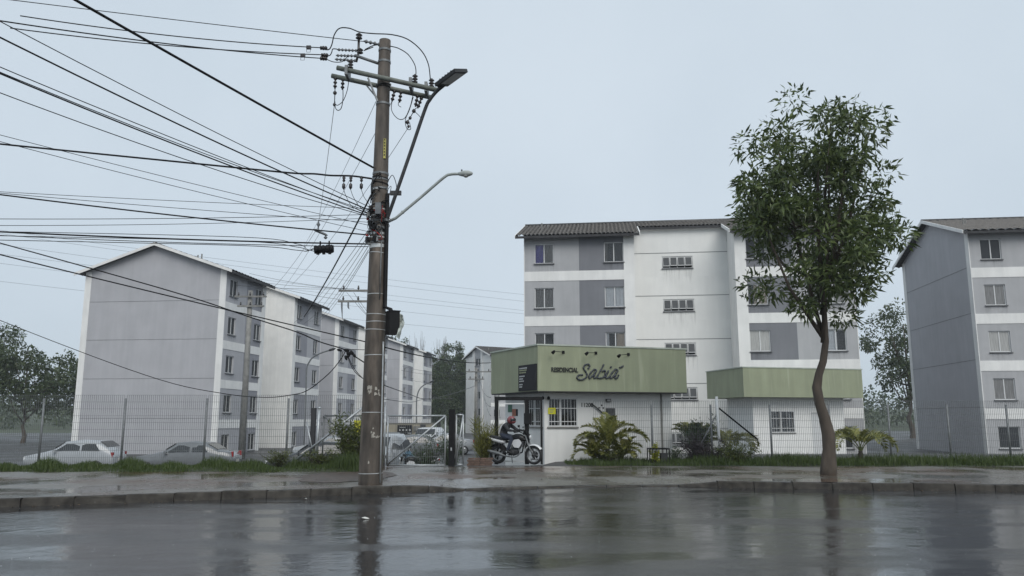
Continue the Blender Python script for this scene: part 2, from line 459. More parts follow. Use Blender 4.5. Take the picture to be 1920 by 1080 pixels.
def tag(o, label, cat, group=None):
    o['label'] = label; o['category'] = cat
    if group: o['group'] = group
    return o
def thing(name, label, cat, loc=(0, 0, 0), rz=0.0, group=None):
    o = bpy.data.objects.new(name, None); COL.objects.link(o)
    o.empty_display_size = .2
    o.location = loc; o.rotation_euler = (0, 0, rz)
    INV[o.name] = (Matrix.Translation(Vector(loc)) @ Matrix.Rotation(rz, 4, 'Z')).inverted()
    return tag(o, label, cat, group)
def single(mb, name, mats, label, cat, group=None, smooth=False, stuff=False, org=None):
    """one-mesh thing given in world coordinates; origin moved to its base"""
    if org is None:
        xs = [p.x for p in mb.v]; ys = [p.y for p in mb.v]; zs = [p.z for p in mb.v]
        org = Vector(((min(xs) + max(xs)) / 2, (min(ys) + max(ys)) / 2, min(zs)))
    me = mb.mesh(name, mats, smooth, Matrix.Translation(-Vector(org)))
    o = link(name, me, None, stuff, org)
    return tag(o, label, cat, group)
def struct(name, me_or_mb, mats=None, smooth=False):
    me = me_or_mb.mesh(name, mats, smooth) if isinstance(me_or_mb, MB) else me_or_mb
    o = link(name, me); o['kind'] = 'structure'
    return o
def copy_tree(o, parent=None):
    c = o.copy(); COL.objects.link(c); c.parent = parent
    for ch in list(o.children): copy_tree(ch, c)
    return c

def smoothline(pts, sub=6):
    """Catmull-Rom through the points"""
    P = [Vector(p) for p in pts]
    if len(P) < 3: return P
    P = [P[0] * 2 - P[1]] + P + [P[-1] * 2 - P[-2]]
    out = []
    for i in range(1, len(P) - 2):
        for k in range(sub):
            t = k / sub; a, b, c, d = P[i - 1], P[i], P[i + 1], P[i + 2]
            out.append(.5 * ((2 * b) + (c - a) * t + (2 * a - 5 * b + 4 * c - d) * t * t + (3 * b - a - 3 * c + d) * t ** 3))
    out.append(P[-2])
    return out
def hang(p, q, sag, n=16):
    p, q = Vector(p), Vector(q)
    return [p.lerp(q, i / n) - Vector((0, 0, sag * 4 * (i / n) * (1 - i / n))) for i in range(n + 1)]

def np_mesh(name, V, F, mats, smooth=False, mi=None):
    """V (n,3), F (m,3 or 4) arrays"""
    me = bpy.data.meshes.new(name)
    V = np.asarray(V, dtype=np.float32); F = np.asarray(F, dtype=np.int32)
    me.vertices.add(len(V)); me.vertices.foreach_set('co', V.ravel())
    k = F.shape[1]
    me.loops.add(F.size); me.loops.foreach_set('vertex_index', F.ravel())
    me.polygons.add(len(F))
    me.polygons.foreach_set('loop_start', np.arange(0, F.size, k, dtype=np.int32))
    me.polygons.foreach_set('loop_total', np.full(len(F), k, dtype=np.int32))
    for m in (mats if isinstance(mats, (list, tuple)) else [mats]): me.materials.append(m)
    if mi is not None: me.polygons.foreach_set('material_index', np.asarray(mi, dtype=np.int32))
    if smooth: me.polygons.foreach_set('use_smooth', np.ones(len(F), dtype=bool))
    me.update(); me.validate()
    return me

def leaves(centers, dirs, length, width, rng, curl=.15):
    """pointed leaves: 4-vertex diamonds with a bent tip -> (V,F) of quads"""
    n = len(centers)
    d = dirs / (np.linalg.norm(dirs, axis=1, keepdims=True) + 1e-9)
    r = rng.normal(size=(n, 3)); s = np.cross(d, r); s /= (np.linalg.norm(s, axis=1, keepdims=True) + 1e-9)
    L = (length * rng.uniform(.4, 1.35, n))[:, None]; Wd = (width * rng.uniform(.7, 1.25, n))[:, None]
    a = centers; b = centers + d * L * .45 + s * Wd * .5; c = centers + d * L - np.array([0, 0, 1]) * L * curl; e = centers + d * L * .45 - s * Wd * .5
    V = np.stack([a, b, c, e], 1).reshape(-1, 3)
    F = np.arange(4 * n).reshape(n, 4)
    return V, F

def grass_mesh(name, n, sampler, h, w, m, seed, lean=.35):
    rng = np.random.default_rng(seed)
    P, H = sampler(rng, n)
    n = len(P)
    ang = rng.uniform(0, 2 * np.pi, n)
    hh = (h * rng.uniform(.45, 1.25, n) * H)[:, None]
    side = np.stack([np.cos(ang), np.sin(ang), np.zeros(n)], 1) * (w * rng.uniform(.6, 1.3, n))[:, None]
    la = rng.uniform(0, 2 * np.pi, n); lv = np.stack([np.cos(la), np.sin(la), np.zeros(n)], 1) * rng.uniform(0, lean, n)[:, None] * hh
    up = np.array([0, 0, 1])
    mid = P + up * hh * .6 + lv * .35; tip = P + up * hh + lv
    V = np.stack([P - side, P + side, mid + side * .7, mid - side * .7, tip], 1).reshape(-1, 3)
    i = np.arange(n)[:, None] * 5
    T = np.concatenate([i + np.array([[0, 1, 2]]), i + np.array([[0, 2, 3]]), i + np.array([[3, 2, 4]])], 0)
    return np_mesh(name, V, T, m)
# ------------------------------------------------------------------ the setting: road, kerb, paving, lot, hills
KP = [(-600, -20), (-80, 5), (-20, 11.3), (-12, 13.9), (-4.47, 16.82), (-2.57, 17.75), (-1.55, 18.2), (1.8, 19.3), (4.2, 19.45), (5.05, 19.05), (10, 18.2), (40, 16), (80, 14), (600, 5)]
def kerby(x):
    for (a, b), (c, d) in zip(KP, KP[1:]):
        if x <= c: return b + (d - b) * (x - a) / (c - a)
    return KP[-1][1]
def sst(t):
    t = min(1, max(0, t)); return t * t * (3 - 2 * t)
def drop(x):                      # 1 where the kerb is lowered for the drive
    return sst((x + 2.3) / 1.0) * sst((5.0 - x) / .75)
def walkz(x, y):
    t = (y - kerby(x)) / 1.6
    return .15 - drop(x) * .125 * (1 - sst(t))
def lotz(x, y):
    zl = .146 - 1.0 * sst((y - 25.2) / 7)
    zr = .146 - .66 * sst((y - 33) / 9)
    k = sst((x - .2) / 1.5)
    return zl + (zr - zl) * k
def groundz(x, y):
    return walkz(x, y) if y < 24.9 else lotz(x, y)

def grid(xs, ys, zf, yf=None):
    V = []; F = []; ny = len(ys)
    for x in xs:
        for t in ys:
            y = yf(x, t) if yf else t
            V.append((x, y, zf(x, y)))
    for i in range(len(xs) - 1):
        for j in range(ny - 1):
            a = i * ny + j; F.append((a, a + ny, a + ny + 1, a + 1))
    return V, F

xs_mid = sorted(set([round(q, 2) for q in np.arange(-24, 24.01, .3)] + [-600, -300, -120, -80, -50, -35, 35, 50, 80, 120, 300, 600]))
# carriageway, slightly cambered towards the gutter
V, F = grid([-600, -120, -40, -20, -10, -5, 0, 5, 10, 20, 40, 120, 600], [-400, -60, -10, 0, 5, 10, 14, 17, 20, 21.5], lambda x, y: 0.0)
struct('road', np_mesh('road', V, F, M['road']))
V, F = grid(xs_mid, [i / 24 for i in range(25)], walkz, lambda x, t: kerby(x) + .13 + t * (24.92 - kerby(x) - .13))
struct('sidewalk', np_mesh('sidewalk', V, F, M['walk'], True))
# pale concrete strip of the drive next to the gutter
V, F = grid([round(q, 2) for q in np.arange(-1.6, 4.61, .2)], [i / 6 for i in range(7)], lambda x, y: walkz(x, y) + .005, lambda x, t: kerby(x) + .135 + t * (1.15 + .05 * math.sin(x * 3)))
struct('driveway_apron', np_mesh('driveway_apron', V, F, M['apron'], True))
ysl = sorted(set([24.9] + [round(q, 2) for q in np.arange(25, 45, .5)] + list(range(46, 141, 4))))
xsl = sorted(set([round(q, 2) for q in np.arange(-8, 10.01, .5)] + list(range(-120, -8, 8)) + list(range(16, 121, 8)) + [-600, -300, 300, 600]))
V, F = grid(xsl, ysl, lotz)
struct('parking_lot', np_mesh('parking_lot', V, F, M['lot'], True))
M['field'] = mat('far_field', (.05, .065, .03), .9, .3, .05)
def hillz(x, y):
    return -.87 + 9 * sst((y - 150) / 260) + 2.0 * math.sin(x * .018 + 1) * sst((y - 160) / 200)
V, F = grid(list(range(-600, 601, 40)), [139.5, 150, 165, 180, 200, 230, 260, 300, 350, 410, 480, 560, 640], hillz)
struct('hill', np_mesh('hill', V, F, M['field'], True))

# kerb: bedding strip with each stone as a piece of its own
mb = MB()
kx = [round(q, 2) for q in np.arange(-24, 24.01, .4)]
for a, b in zip(kx, kx[1:]):
    za, zb = walkz(a, kerby(a) + .1), walkz(b, kerby(b) + .1)
    mb.add([(a, kerby(a) + .02, za - .03), (b, kerby(b) + .02, zb - .03), (b, kerby(b) + .16, zb - .03), (a, kerby(a) + .16, za - .03),
            (a, kerby(a) + .02, -.08), (b, kerby(b) + .02, -.08)], [(0, 1, 2, 3), (0, 4, 5, 1)])
kerb = struct('kerb', mb, M['kerb'])
rng0 = random.Random(4)
x = -23.5
joints = []
while x < 23:
    joints.append(x); sl = .87
    dx = sl / math.hypot(1, (kerby(x + .5) - kerby(x)) / .5); x += dx
# line the joints up with the three seen beside the pole
off = -3.42 - min(joints, key=lambda q: abs(q + 3.42))
joints = [j + off for j in joints]
for a, b in zip(joints, joints[1:]):
    g = .012; a2, b2 = a + g, b - g
    lip = .022 * rng0.uniform(-.8, 1); zj = rng0.uniform(-.012, .012); tl = rng0.uniform(-.010, .010)
    pts = []
    def sect(x):
        y0 = kerby(x) + lip; zt = max(.022, walkz(x, kerby(x) + .05) + .004 + zj + (tl if x > (a2 + b2) / 2 else -tl))
        return [(x, y0 - .015, -.05), (x, y0, zt - .02), (x, y0 + .02, zt), (x, y0 + .145, zt), (x, y0 + .145, -.05)]
    A, B = sect(a2), sect(b2)
    n = 5
    mb = MB().add(A + B, [tuple(range(5)), tuple(range(9, 4, -1))] + [(i, (i + 1) % n, n + (i + 1) % n, n + i) for i in range(n)])
    mb.build('kerb_stone', M['kerb'], kerb)

# bare wet earth round the pole and verge of grass along the fence
def blob(cx, cy, rx, ry, z, seed, n=26):
    r = random.Random(seed); mb = MB(); pts = []
    for k in range(n):
        t = 2 * math.pi * k / n; q = r.uniform(.82, 1.1)
        pts.append((cx + rx * q * math.cos(t), cy + ry * q * math.sin(t), z))
    mb.add([(cx, cy, z + .012)] + pts, [(0, 1 + k, 1 + (k + 1) % n) for k in range(n)])
    return mb
struct('bare_earth', blob(-4.15, 20.6, 1.25, 2.0, .157, 3), M['soil'])
def verge(name, x0, x1, y0, y1, hmax, seed, taper=0):
    r = random.Random(seed)
    ph = [r.uniform(0, 6) for _ in range(4)]
    def zf(x, y):
        t = (y - y0) / (y1 - y0); e = min(1, 4 * t, 4 * (1 - t) + .4)
        ex = 1.0
        if taper: ex = sst((x - x0) / taper)
        return .125 + (hmax * e * ex) * (.75 + .25 * math.sin(x * 1.7 + ph[0]))
    V, F = grid([round(q, 2) for q in np.arange(x0, x1 + .01, .35)], [i / 8 for i in range(9)], lambda x, y: zf(x, y),
                lambda x, t: y0 + .12 * math.sin(x * 2.1 + ph[1]) + t * (y1 - y0 - .12 * math.sin(x * 2.1 + ph[1])) + (max(0, .7 - (x - x0) / 1.2) * (1 - t) if taper else 0))
    struct(name, np_mesh(name, V, F, M['turf'], True))
    return zf
vz1 = verge('verge_soil', -22, -3.9, 22.2, 24.7, .10, 5)
vz2 = verge('garden_bed', 1.75, 22, 24.95, 28.0, .10, 6, taper=1.2)
def samp1(rng, n):
    x = rng.uniform(-22, -3.9, n); y = 22.25 + rng.beta(1.1, 1.2, n) * 2.4 + .15 * np.sin(x * 2.1)
    z = np.array([vz1(a, b) for a, b in zip(x, y)]) - .02
    H = .55 + .55 * np.sin(x * 1.3) * np.sin(y * 2 + x) + .35 * np.sin(x * 5.1 + y * 3) + np.where((x > -5.6) & (y > 22.6), 1.2 * np.clip((x + 5.6) / 1.0, 0, 1), 0)
    return np.stack([x, y, z], 1), np.clip(H, .3, 2)
o = link('grass', grass_mesh('grass', 26000, samp1, .24, .009, M['grassm'], 1), None, True)
tag(o, 'strip of long wet grass below the mesh fence left of the concrete pole', 'grass')
def samp2(rng, n):
    x = 1.75 + rng.uniform(0, 1, n) ** 1.0 * 20.2; y = 25.0 + rng.beta(1.1, 1.3, n) * 2.9 + .12 * np.sin(x * 2.1)
    keep = y > 25.0 + np.clip(.8 - (x - 1.75) / 1.2, 0, 1)
    x, y = x[keep], y[keep]
    z = np.array([vz2(a, b) for a, b in zip(x, y)]) - .02
    H = .7 + .5 * np.sin(x * 1.1 + 1) * np.sin(y * 2.3 + x) + .35 * np.sin(x * 4.7 + y * 3.3)
    H = np.where(x > 5.8, H * 1.5, H)
    return np.stack([x, y, z], 1), np.clip(H, .3, 2)
o = link('grass', grass_mesh('grass', 30000, samp2, .17, .009, M['grassm'], 2), None, True)
tag(o, 'grass on the garden bed in front of the white gatehouse wall', 'grass')

# fallen leaves on the pavement and in the gutter
def fallen(label, n, seed, xa, xb, ya, yb, zf):
    rng = np.random.default_rng(seed)
    x = rng.uniform(xa, xb, n); y = np.array([ya(q) for q in x]) + rng.beta(.7, 1.6, n) * np.array([yb(q) - ya(q) for q in x])
    C = np.stack([x, y, np.array([zf(p, q) for p, q in zip(x, y)]) + .006], 1)
    an = rng.uniform(0, 6.28, n); D_ = np.stack([np.cos(an), np.sin(an), rng.uniform(.0, .12, n)], 1)
    L = rng.uniform(.03, .085, n)[:, None]; S_ = np.stack([-np.sin(an), np.cos(an), rng.uniform(-.15, .3, n)], 1)
    V = np.stack([C, C + D_ * L * .5 + S_ * L * .22 + [0, 0, .004], C + D_ * L, C + D_ * L * .5 - S_ * L * .22 + [0, 0, .008]], 1).reshape(-1, 3)
    o = link('fallen_leaves', np_mesh('fallen_leaves', V, np.arange(4 * n).reshape(n, 4), M['dryleaf']), None, True)
    tag(o, label, 'leaves')
fallen('fallen leaves scattered over the wet pavement', 330, 5, -14, 14, lambda x: kerby(x) + .2, lambda x: 24.6, lambda x, y: walkz(x, y) + .004)
fallen('fallen leaves lying in the gutter along the kerb', 170, 6, -14, 14, lambda x: kerby(x) - .28, lambda x: kerby(x) - .03, lambda x, y: 0.0)

# rain drops bouncing off the carriageway
rng = np.random.default_rng(12); n = 420
x = rng.uniform(-1, 1, n); y = 5 + 12.5 * rng.random(n) ** .8; x = x * (1.5 + y * .68)
P = np.stack([x, y, rng.uniform(.006, .05, n)], 1); s = rng.uniform(.002, .0055, n)[:, None]
O = np.array([[1, 0, 0], [-1, 0, 0], [0, 1, 0], [0, -1, 0], [0, 0, 1.6], [0, 0, -1.6]])
V = (P[:, None, :] + O[None] * s[:, None]).reshape(-1, 3)
T = np.array([[0, 2, 4], [2, 1, 4], [1, 3, 4], [3, 0, 4], [2, 0, 5], [1, 2, 5], [3, 1, 5], [0, 3, 5]])
F = (np.arange(n)[:, None, None] * 6 + T[None]).reshape(-1, 3)
o = link('rain_splashes', np_mesh('rain_splashes', V, F, M['drop']), None, True); tag(o, 'tiny rain drops splashing up from the wet road', 'rain')
# far wood closing the view beyond the estate
rng = np.random.default_rng(3); n = 30000
cx = rng.uniform(-190, 190, 260); cy = rng.uniform(168, 215, 260); k = rng.integers(0, 260, n)
hh_ = rng.uniform(5.5, 11, 260)
C = np.stack([cx[k], cy[k], np.array([hillz(p, q) for p, q in zip(cx, cy)])[k]], 1)
dv = rng.normal(size=(n, 3)); dv /= np.linalg.norm(dv, axis=1, keepdims=True)
C = C + dv * np.stack([np.full(n, 3.6), np.full(n, 3.6), hh_[k] * .5], 1) * (rng.uniform(.3, 1, n) ** .5)[:, None] + np.stack([np.zeros(n), np.zeros(n), hh_[k] * .52], 1)
V, F = leaves(C, dv + rng.normal(size=(n, 3)) * .6, 1.0, .5, rng)
o = link('far_wood', np_mesh('far_wood', V, F, M['darkleaf']), None, True); tag(o, 'far belt of woodland on the rise behind the estate', 'wood')
# ------------------------------------------------------------------ apartment blocks
CACHE = {}
def cached(key, fn):
    if key not in CACHE: CACHE[key] = fn()
    return CACHE[key]

def panel_mesh(w, h, op, m, rev=.13):
    """flat wall panel facing -y from (0,0,0) to (w,0,h) with an optional real opening and its reveal"""
    def fn():
        mb = MB()
        if op is None:
            mb.quad((0, 0, 0), (w, 0, 0), (w, 0, h), (0, 0, h))
        else:
            a, b, c, d = op
            X = [0, a, b, w]; Z = [0, c, d, h]
            for i in range(3):
                for j in range(3):
                    if i == 1 and j == 1 or X[i + 1] - X[i] < 1e-6 or Z[j + 1] - Z[j] < 1e-6: continue
                    mb.quad((X[i], 0, Z[j]), (X[i + 1], 0, Z[j]), (X[i + 1], 0, Z[j + 1]), (X[i], 0, Z[j + 1]))
            for p, q in (((a, c), (b, c)), ((b, c), (b, d)), ((b, d), (a, d)), ((a, d), (a, c))):
                mb.quad((p[0], 0, p[1]), (q[0], 0, q[1]), (q[0], rev, q[1]), (p[0], rev, p[1]))
        return mb.mesh('wall_panel', m)
    return cached(('panel', w, h, op, m.name, rev), fn)
def box_mesh(name, x0, x1, y0, y1, z0, z1, m):
    return cached((name, x0, x1, y0, y1, z0, z1, m.name), lambda: MB().box(x0, x1, y0, y1, z0, z1).mesh(name, m))

WR = random.Random(77)
def window(parent, x, y, z, w, h, kind='slide', curtain=None, glass='pane', dirn=0):
    """sliding window set into an opening whose lower left corner is (x,y,z), facing -y (or -x when dirn=1)"""
    def fr():
        mb = MB(); t = .05
        mb.box(0, w, 0, .06, 0, t); mb.box(0, w, 0, .06, h - t, h); mb.box(0, t, 0, .06, t, h - t); mb.box(w - t, w, 0, .06, t, h - t)
        mb.box(w / 2 - .03, w / 2 + .03, -.01, .05, t, h - t)
        return mb.mesh('window', M['alu'])
    o = link('window', cached(('win', w, h), fr), parent, loc=(x, y, z), rot=(0, 0, -math.pi / 2 if dirn else 0))
    gv = glass if glass != 'pane' else WR.choice(('pane', 'pane', 'pane', 'panec', 'panec', 'paned'))
    shift = WR.choice((0, 0, 0, 1))
    for k in (0, 1):
        glass = gv if (k == 0 or gv == 'glass' or WR.random() < .6) else 'pane'
        link('pane', box_mesh('pane', .05 + k * (w / 2 - .02), w / 2 - .03 + k * (w / 2 - .02), .02 + .012 * k, .03 + .012 * k, .05, h - .05, M[glass]), o)
    link('sill', box_mesh('sill', -.05, w + .05, -.16, .0, -.06, -.005, M['sill']), o)
    if curtain:
        for c, a, b in curtain:
            def cm(c=c, a=a, b=b):
                mb = MB(); n = 28; x0, x1 = a * w + .02, b * w - .02
                pr = None
                for i in range(n + 1):
                    t = i / n; xx = x0 + (x1 - x0) * t; yy = .085 + .025 * math.sin(i * 1.9) + .01 * math.sin(i * .7)
                    cu = ((xx, yy, .03), (xx, yy, h - .03))
                    if pr: mb.quad(pr[0], cu[0], cu[1], pr[1])
                    pr = cu
                return mb.mesh('curtain', M[c], True)
            link('curtain', cached(('curt', c, a, b, w, h), cm), o)
    return o

def louvre(parent, x, y, z, w, h, glass='paneb'):
    """four top-hung panes side by side, pushed open at the bottom"""
    def fr():
        mb = MB(); t = .05
        mb.box(0, w, 0, .06, 0, t); mb.box(0, w, 0, .06, h - t, h)
        for k in range(5):
            xx = k * (w - t) / 4; mb.box(xx, xx + t, 0, .06, t, h - t)
        return mb.mesh('window', M['alu'])
    o = link('window', cached(('lou', w, h), fr), parent, loc=(x, y, z))
    pw = (w - .05) / 4 - .05
    for k in range(4):
        def pm():
            mb = MB(); mb.box(.025, pw - .025, -.012, .012, -h + .2, -.03); return mb.mesh('pane', M[glass])
        p = link('pane', cached(('loup', w, h, glass), pm), o, loc=(.05 + k * (w - .05) / 4, .0, h - .05), rot=(R(-17 if k % 4 else -11), 0, 0))
        def fm():
            mb = MB(); q = .02
            mb.box(0, q, -.02, .02, -h + .17, 0); mb.box(pw - q, pw, -.02, .02, -h + .17, 0); mb.box(q, pw - q, -.02, .02, -h + .17, -h + .2); mb.box(q, pw - q, -.02, .02, -.03, 0)
            return mb.mesh('pane_frame', M['alu'])
        link('pane_frame', cached(('loupf', w, h), fm), p) if False else link('pane_frame', cached(('loupf', w, h), fm), o, loc=p.location, rot=tuple(p.rotation_euler))
    link('sill', box_mesh('sill', -.04, w + .04, -.14, .0, -.06, -.005, M['sill']), o)
    return o

PITCHR = .35
def roof_sheet(L, run, fine=True):
    """tiled slope: rows of rolled tiles, from eave (y=0,z=0) up to y=run"""
    def fn():
        per = .25 if fine else .46; nc = max(2, int(round(L / per))); sub = 4
        xs = np.linspace(0, L, nc * sub + 1)
        prof = .095 * np.abs(np.sin(np.pi * xs / (L / nc)))
        rows = max(2, int(round(run / .40)))
        V = []; F = []; m = len(xs); rng = np.random.default_rng(int(L * 10))
        for r in range(rows):
            y0, y1 = run * r / rows, run * (r + 1) / rows
            jit = rng.normal(0, .004, nc * sub + 1)
            for yy, lift in ((y0, .030), (y1, .0)):
                for i in range(m): V.append((xs[i], yy - (.02 if lift else 0), yy * PITCHR + lift + prof[i] + (jit[i] if lift else 0)))
        for r in range(rows):
            b = r * 2 * m
            for i in range(m - 1):
                F.append((b + i, b + i + 1, b + m + i + 1, b + m + i))
                if r: F.append((b - m + i, b - m + i + 1, b + i + 1, b + i))
        return np_mesh('roof_slope', V, F, M['tile'], False)
    return cached(('roof', round(L, 2), round(run, 2), fine), fn)

FL = 2.78
HW = 13.45           # wall height to the eave
def apartment(name, label, ox, oy, ang, base=-.57, W=10.8, tones=('lgrey', 'dgrey'), near_gable='plain', curtains=None, fine=True,
              wings=(6.75, 5.95, 6.75), cat='apartment block', glass='pane', floors=range(5), stairglass='paneb', gable_tone='lilac'):
    lw, ls, rw = wings; L = lw + ls + rw; rec = 2.8
    t = thing(name, label, cat, (ox, oy, base), ang, 'apartment blocks of the estate')
    lt, dt = M[tones[0]], M[tones[1]]
    ww, wh = 1.18, 1.25
    for wi, (x0, mir) in enumerate(((0, False), (lw + ls, True))):
        wl = lw if wi == 0 else rw
        segs = [('l', 3.38 / 6.75 * wl), ('d', 2.72 / 6.75 * wl)]
        pil = wl - segs[0][1] - segs[1][1]
        for k in floors:
            zb = k * FL; h = (FL - .6) if k < 4 else HW - 4 * FL
            for s, sw in segs:
                if s == 'l': xa = 0; wx = .64
                else: xa = segs[0][1]; wx = sw - ww - .001
                if mir: xx = x0 + wl - xa - sw; wx2 = sw - wx - ww
                else: xx = x0 + xa; wx2 = wx
                wx2 = round(wx2, 3)
                link('wall_panel', panel_mesh(round(sw, 3), round(h, 3), (wx2, round(wx2 + ww, 3), .5, .5 + wh), lt if s == 'l' else dt), t, loc=(xx, 0, zb))
                cu = curtains.get((wi, k, s)) if curtains else None
                if k > 0: link('rain_stain', cached(('stain', ww), lambda: MB().quad((-.06, 0, -.62), (ww + .06, 0, -.62), (ww + .06, 0, 0), (-.06, 0, 0)).mesh('rain_stain', M['stain'])), t, loc=(xx + wx2, -.028, zb + .43))
                window(t, xx + wx2, .07, zb + .5, ww, wh, curtain=cu, glass='glass' if cu else glass)
            if k < 4:
                link('floor_band', box_mesh('floor_band', 0, round(wl - pil, 3), -.025, .15, 0, .6, M['white']), t, loc=(x0 + (pil if mir else 0), 0, zb + FL - .6))
        px = x0 if mir else x0 + wl - pil
        ck = x0 + .01 if mir else x0 + wl - .01
        MB().add([(ck, 0, HW - .13), (ck, rec, HW - .13), (ck, rec, HW + PITCHR * rec - .06), (ck, 0, HW - .02)], [(0, 1, 2, 3)]).build('cheek_wall', M['white'], t)
        link('pilaster', box_mesh('pilaster', 0, round(pil, 3), -.03, rec, 0, HW - .12, M['white']), t, loc=(px, 0, 0))
    # recessed stair bay
    sh = HW + rec * PITCHR - .1
    for k in floors:
        zb = k * FL; h = FL if k < 4 else sh - 4 * FL
        o0 = round(ls * .31, 3)
        link('wall_panel', panel_mesh(round(ls, 3), round(h, 3), (o0, o0 + 1.92, .55, 1.33), M['offwhite']), t, loc=(lw, rec, zb))
        link('rain_stain', cached(('stain2', ls), lambda: MB().quad((-.1, 0, -1.1), (2.02, 0, -1.1), (2.02, 0, 0), (-.1, 0, 0)).mesh('rain_stain', M['stain'])), t, loc=(lw + o0, rec - .015, zb + .49)) if k > 0 else None
        louvre(t, lw + o0, rec + .06, zb + .55, 1.92, .78, glass=stairglass)
        link('wall_joint', box_mesh('wall_joint', 0, round(ls, 3), -.012, .01, -.02, .02, M['joint']), t, loc=(lw, rec, zb + 1.56))
    # gable ends and back
    rz = HW + PITCHR * W / 2
    for gx, sgn in ((0, -1), (L, 1)):
        wmat = M[gable_tone]
        if near_gable == 'windows' and sgn < 0:
            third = W / 3
            for a in range(3):
                m_ = M['white'] if a != 1 else M['lgrey']
                for k in floors:
                    zb = k * FL; h = FL if k < 4 else HW - 4 * FL - .02
                    op = None
                    if a == 1: op = (.45, third - .45, .7, 1.95)
                    o = link('wall_panel', panel_mesh(round(third, 3), round(h, 3), op, m_), t, loc=(0, W - a * third, zb), rot=(0, 0, -math.pi / 2))
                    if a == 1: window(t, .07, W - third - .45, zb + .7, third - .9, 1.25, dirn=1)
            mb = MB().add([(0, 0, HW - .02), (0, W, HW - .02), (0, W / 2, rz)], [(0, 1, 2)]); mb.build('gable_wall', M['lgrey'], t)
            for a in (W / 3, 2 * W / 3):
                link('pilaster', box_mesh('pilaster', -.14, .02, -.35, .35, 0, HW + 1.0, M['white']), t, loc=(0, a, 0))
        else:
            mb = MB().add([(gx, 0, 0), (gx, W, 0), (gx, W, HW), (gx, W / 2, rz), (gx, 0, HW)], [(0, 1, 2, 3, 4)]); mb.build('gable_wall', wmat, t)
            for k in range(1, 5):
                link('wall_joint', box_mesh('wall_joint', -.01, .01, .3, W - .3, -.015, .015, M['joint']), t, loc=(gx, 0, k * FL + .1))
            for yy in (0, W):
                link('corner_strip', box_mesh('corner_strip', -.022, .022, -.02 if yy == 0 else -.45, .45 if yy == 0 else .02, 0, HW, M['white']), t, loc=(gx, yy, 0))
    MB().quad((0, W, 0), (L, W, 0), (L, W, HW), (0, W, HW)).build('back_wall', M['white'], t)
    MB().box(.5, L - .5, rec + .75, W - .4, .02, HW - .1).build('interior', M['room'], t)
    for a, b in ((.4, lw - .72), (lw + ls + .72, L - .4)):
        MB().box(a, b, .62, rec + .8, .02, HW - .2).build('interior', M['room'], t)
    # roof
    oh = .62; go = .5
    def slope(nm, xa, xb, ye):
        run = W / 2 - ye
        link('roof', roof_sheet(xb - xa, run, fine), t, loc=(xa, ye, HW + PITCHR * ye))
        link('eave_board', cached(('eb', round(xb - xa, 2)), lambda: MB().box(0, xb - xa, 0, .03, -.13, .02).mesh('eave_board', M['fascia'])), t, loc=(xa, ye, HW + PITCHR * ye))
    slope('a', -go, lw + .32, -oh)
    slope('b', lw + .33, lw + ls - .33, rec - .3)
    slope('c', lw + ls - .32, L + go, -oh)
    bk = link('roof', roof_sheet(L + 2 * go, W / 2 + oh, fine), t, loc=(L + go, W + oh, HW - PITCHR * oh), rot=(0, 0, math.pi))
    # soffits
    for a, b in ((-go, lw + .3), (lw + ls - .3, L + go)):
        MB().quad((a, -oh, HW - PITCHR * oh - .08), (b, -oh, HW - PITCHR * oh - .08), (b, .2, HW - .07), (a, .2, HW - .07)).build('soffit', M['fascia'], t)
    mb = MB().tube([(-go, W / 2, rz + .03), (L + go, W / 2, rz + .03)], .13, 8); mb.build('ridge_cap', M['tile'], t, True)
    for gx in (-go, L + go):
        for y1 in (-oh, W + oh):
            mb = MB(); s = .025
            z1 = HW - PITCHR * oh
            mb.add([(gx - s, y1, z1 - .12), (gx + s, y1, z1 - .12), (gx + s, y1, z1 + .09), (gx - s, y1, z1 + .09),
                    (gx - s, W / 2, rz - .12), (gx + s, W / 2, rz - .12), (gx + s, W / 2, rz + .09), (gx - s, W / 2, rz + .09)],
                   [(0, 1, 2, 3), (7, 6, 5, 4), (0, 4, 5, 1), (1, 5, 6, 2), (2, 6, 7, 3), (3, 7, 4, 0)])
            mb.build('barge_board', M['white'], t)
    for gx in (lw + .33, lw + ls - .33):
        mb = MB(); s = .03; y1 = -oh; y2 = rec - .3; z1 = HW + PITCHR * y1; z2 = HW + PITCHR * y2
        mb.add([(gx - s, y1, z1 - .1), (gx + s, y1, z1 - .1), (gx + s, y1, z1 + .1), (gx - s, y1, z1 + .1),
                (gx - s, y2, z2 - .1), (gx + s, y2, z2 - .1), (gx + s, y2, z2 + .1), (gx - s, y2, z2 + .1)],
               [(0, 1, 2, 3), (7, 6, 5, 4), (0, 4, 5, 1), (1, 5, 6, 2), (2, 6, 7, 3), (3, 7, 4, 0)])
        mb.build('barge_board', M['white'], t)
    for q in (.9, 1.25):
        MB().tube([(q, 1.2 + q * 1.4, HW + .3), (q, 1.2 + q * 1.4, HW + 1.35)], .05, 8).build('vent_pipe', M['greyconc'], t)
    return t

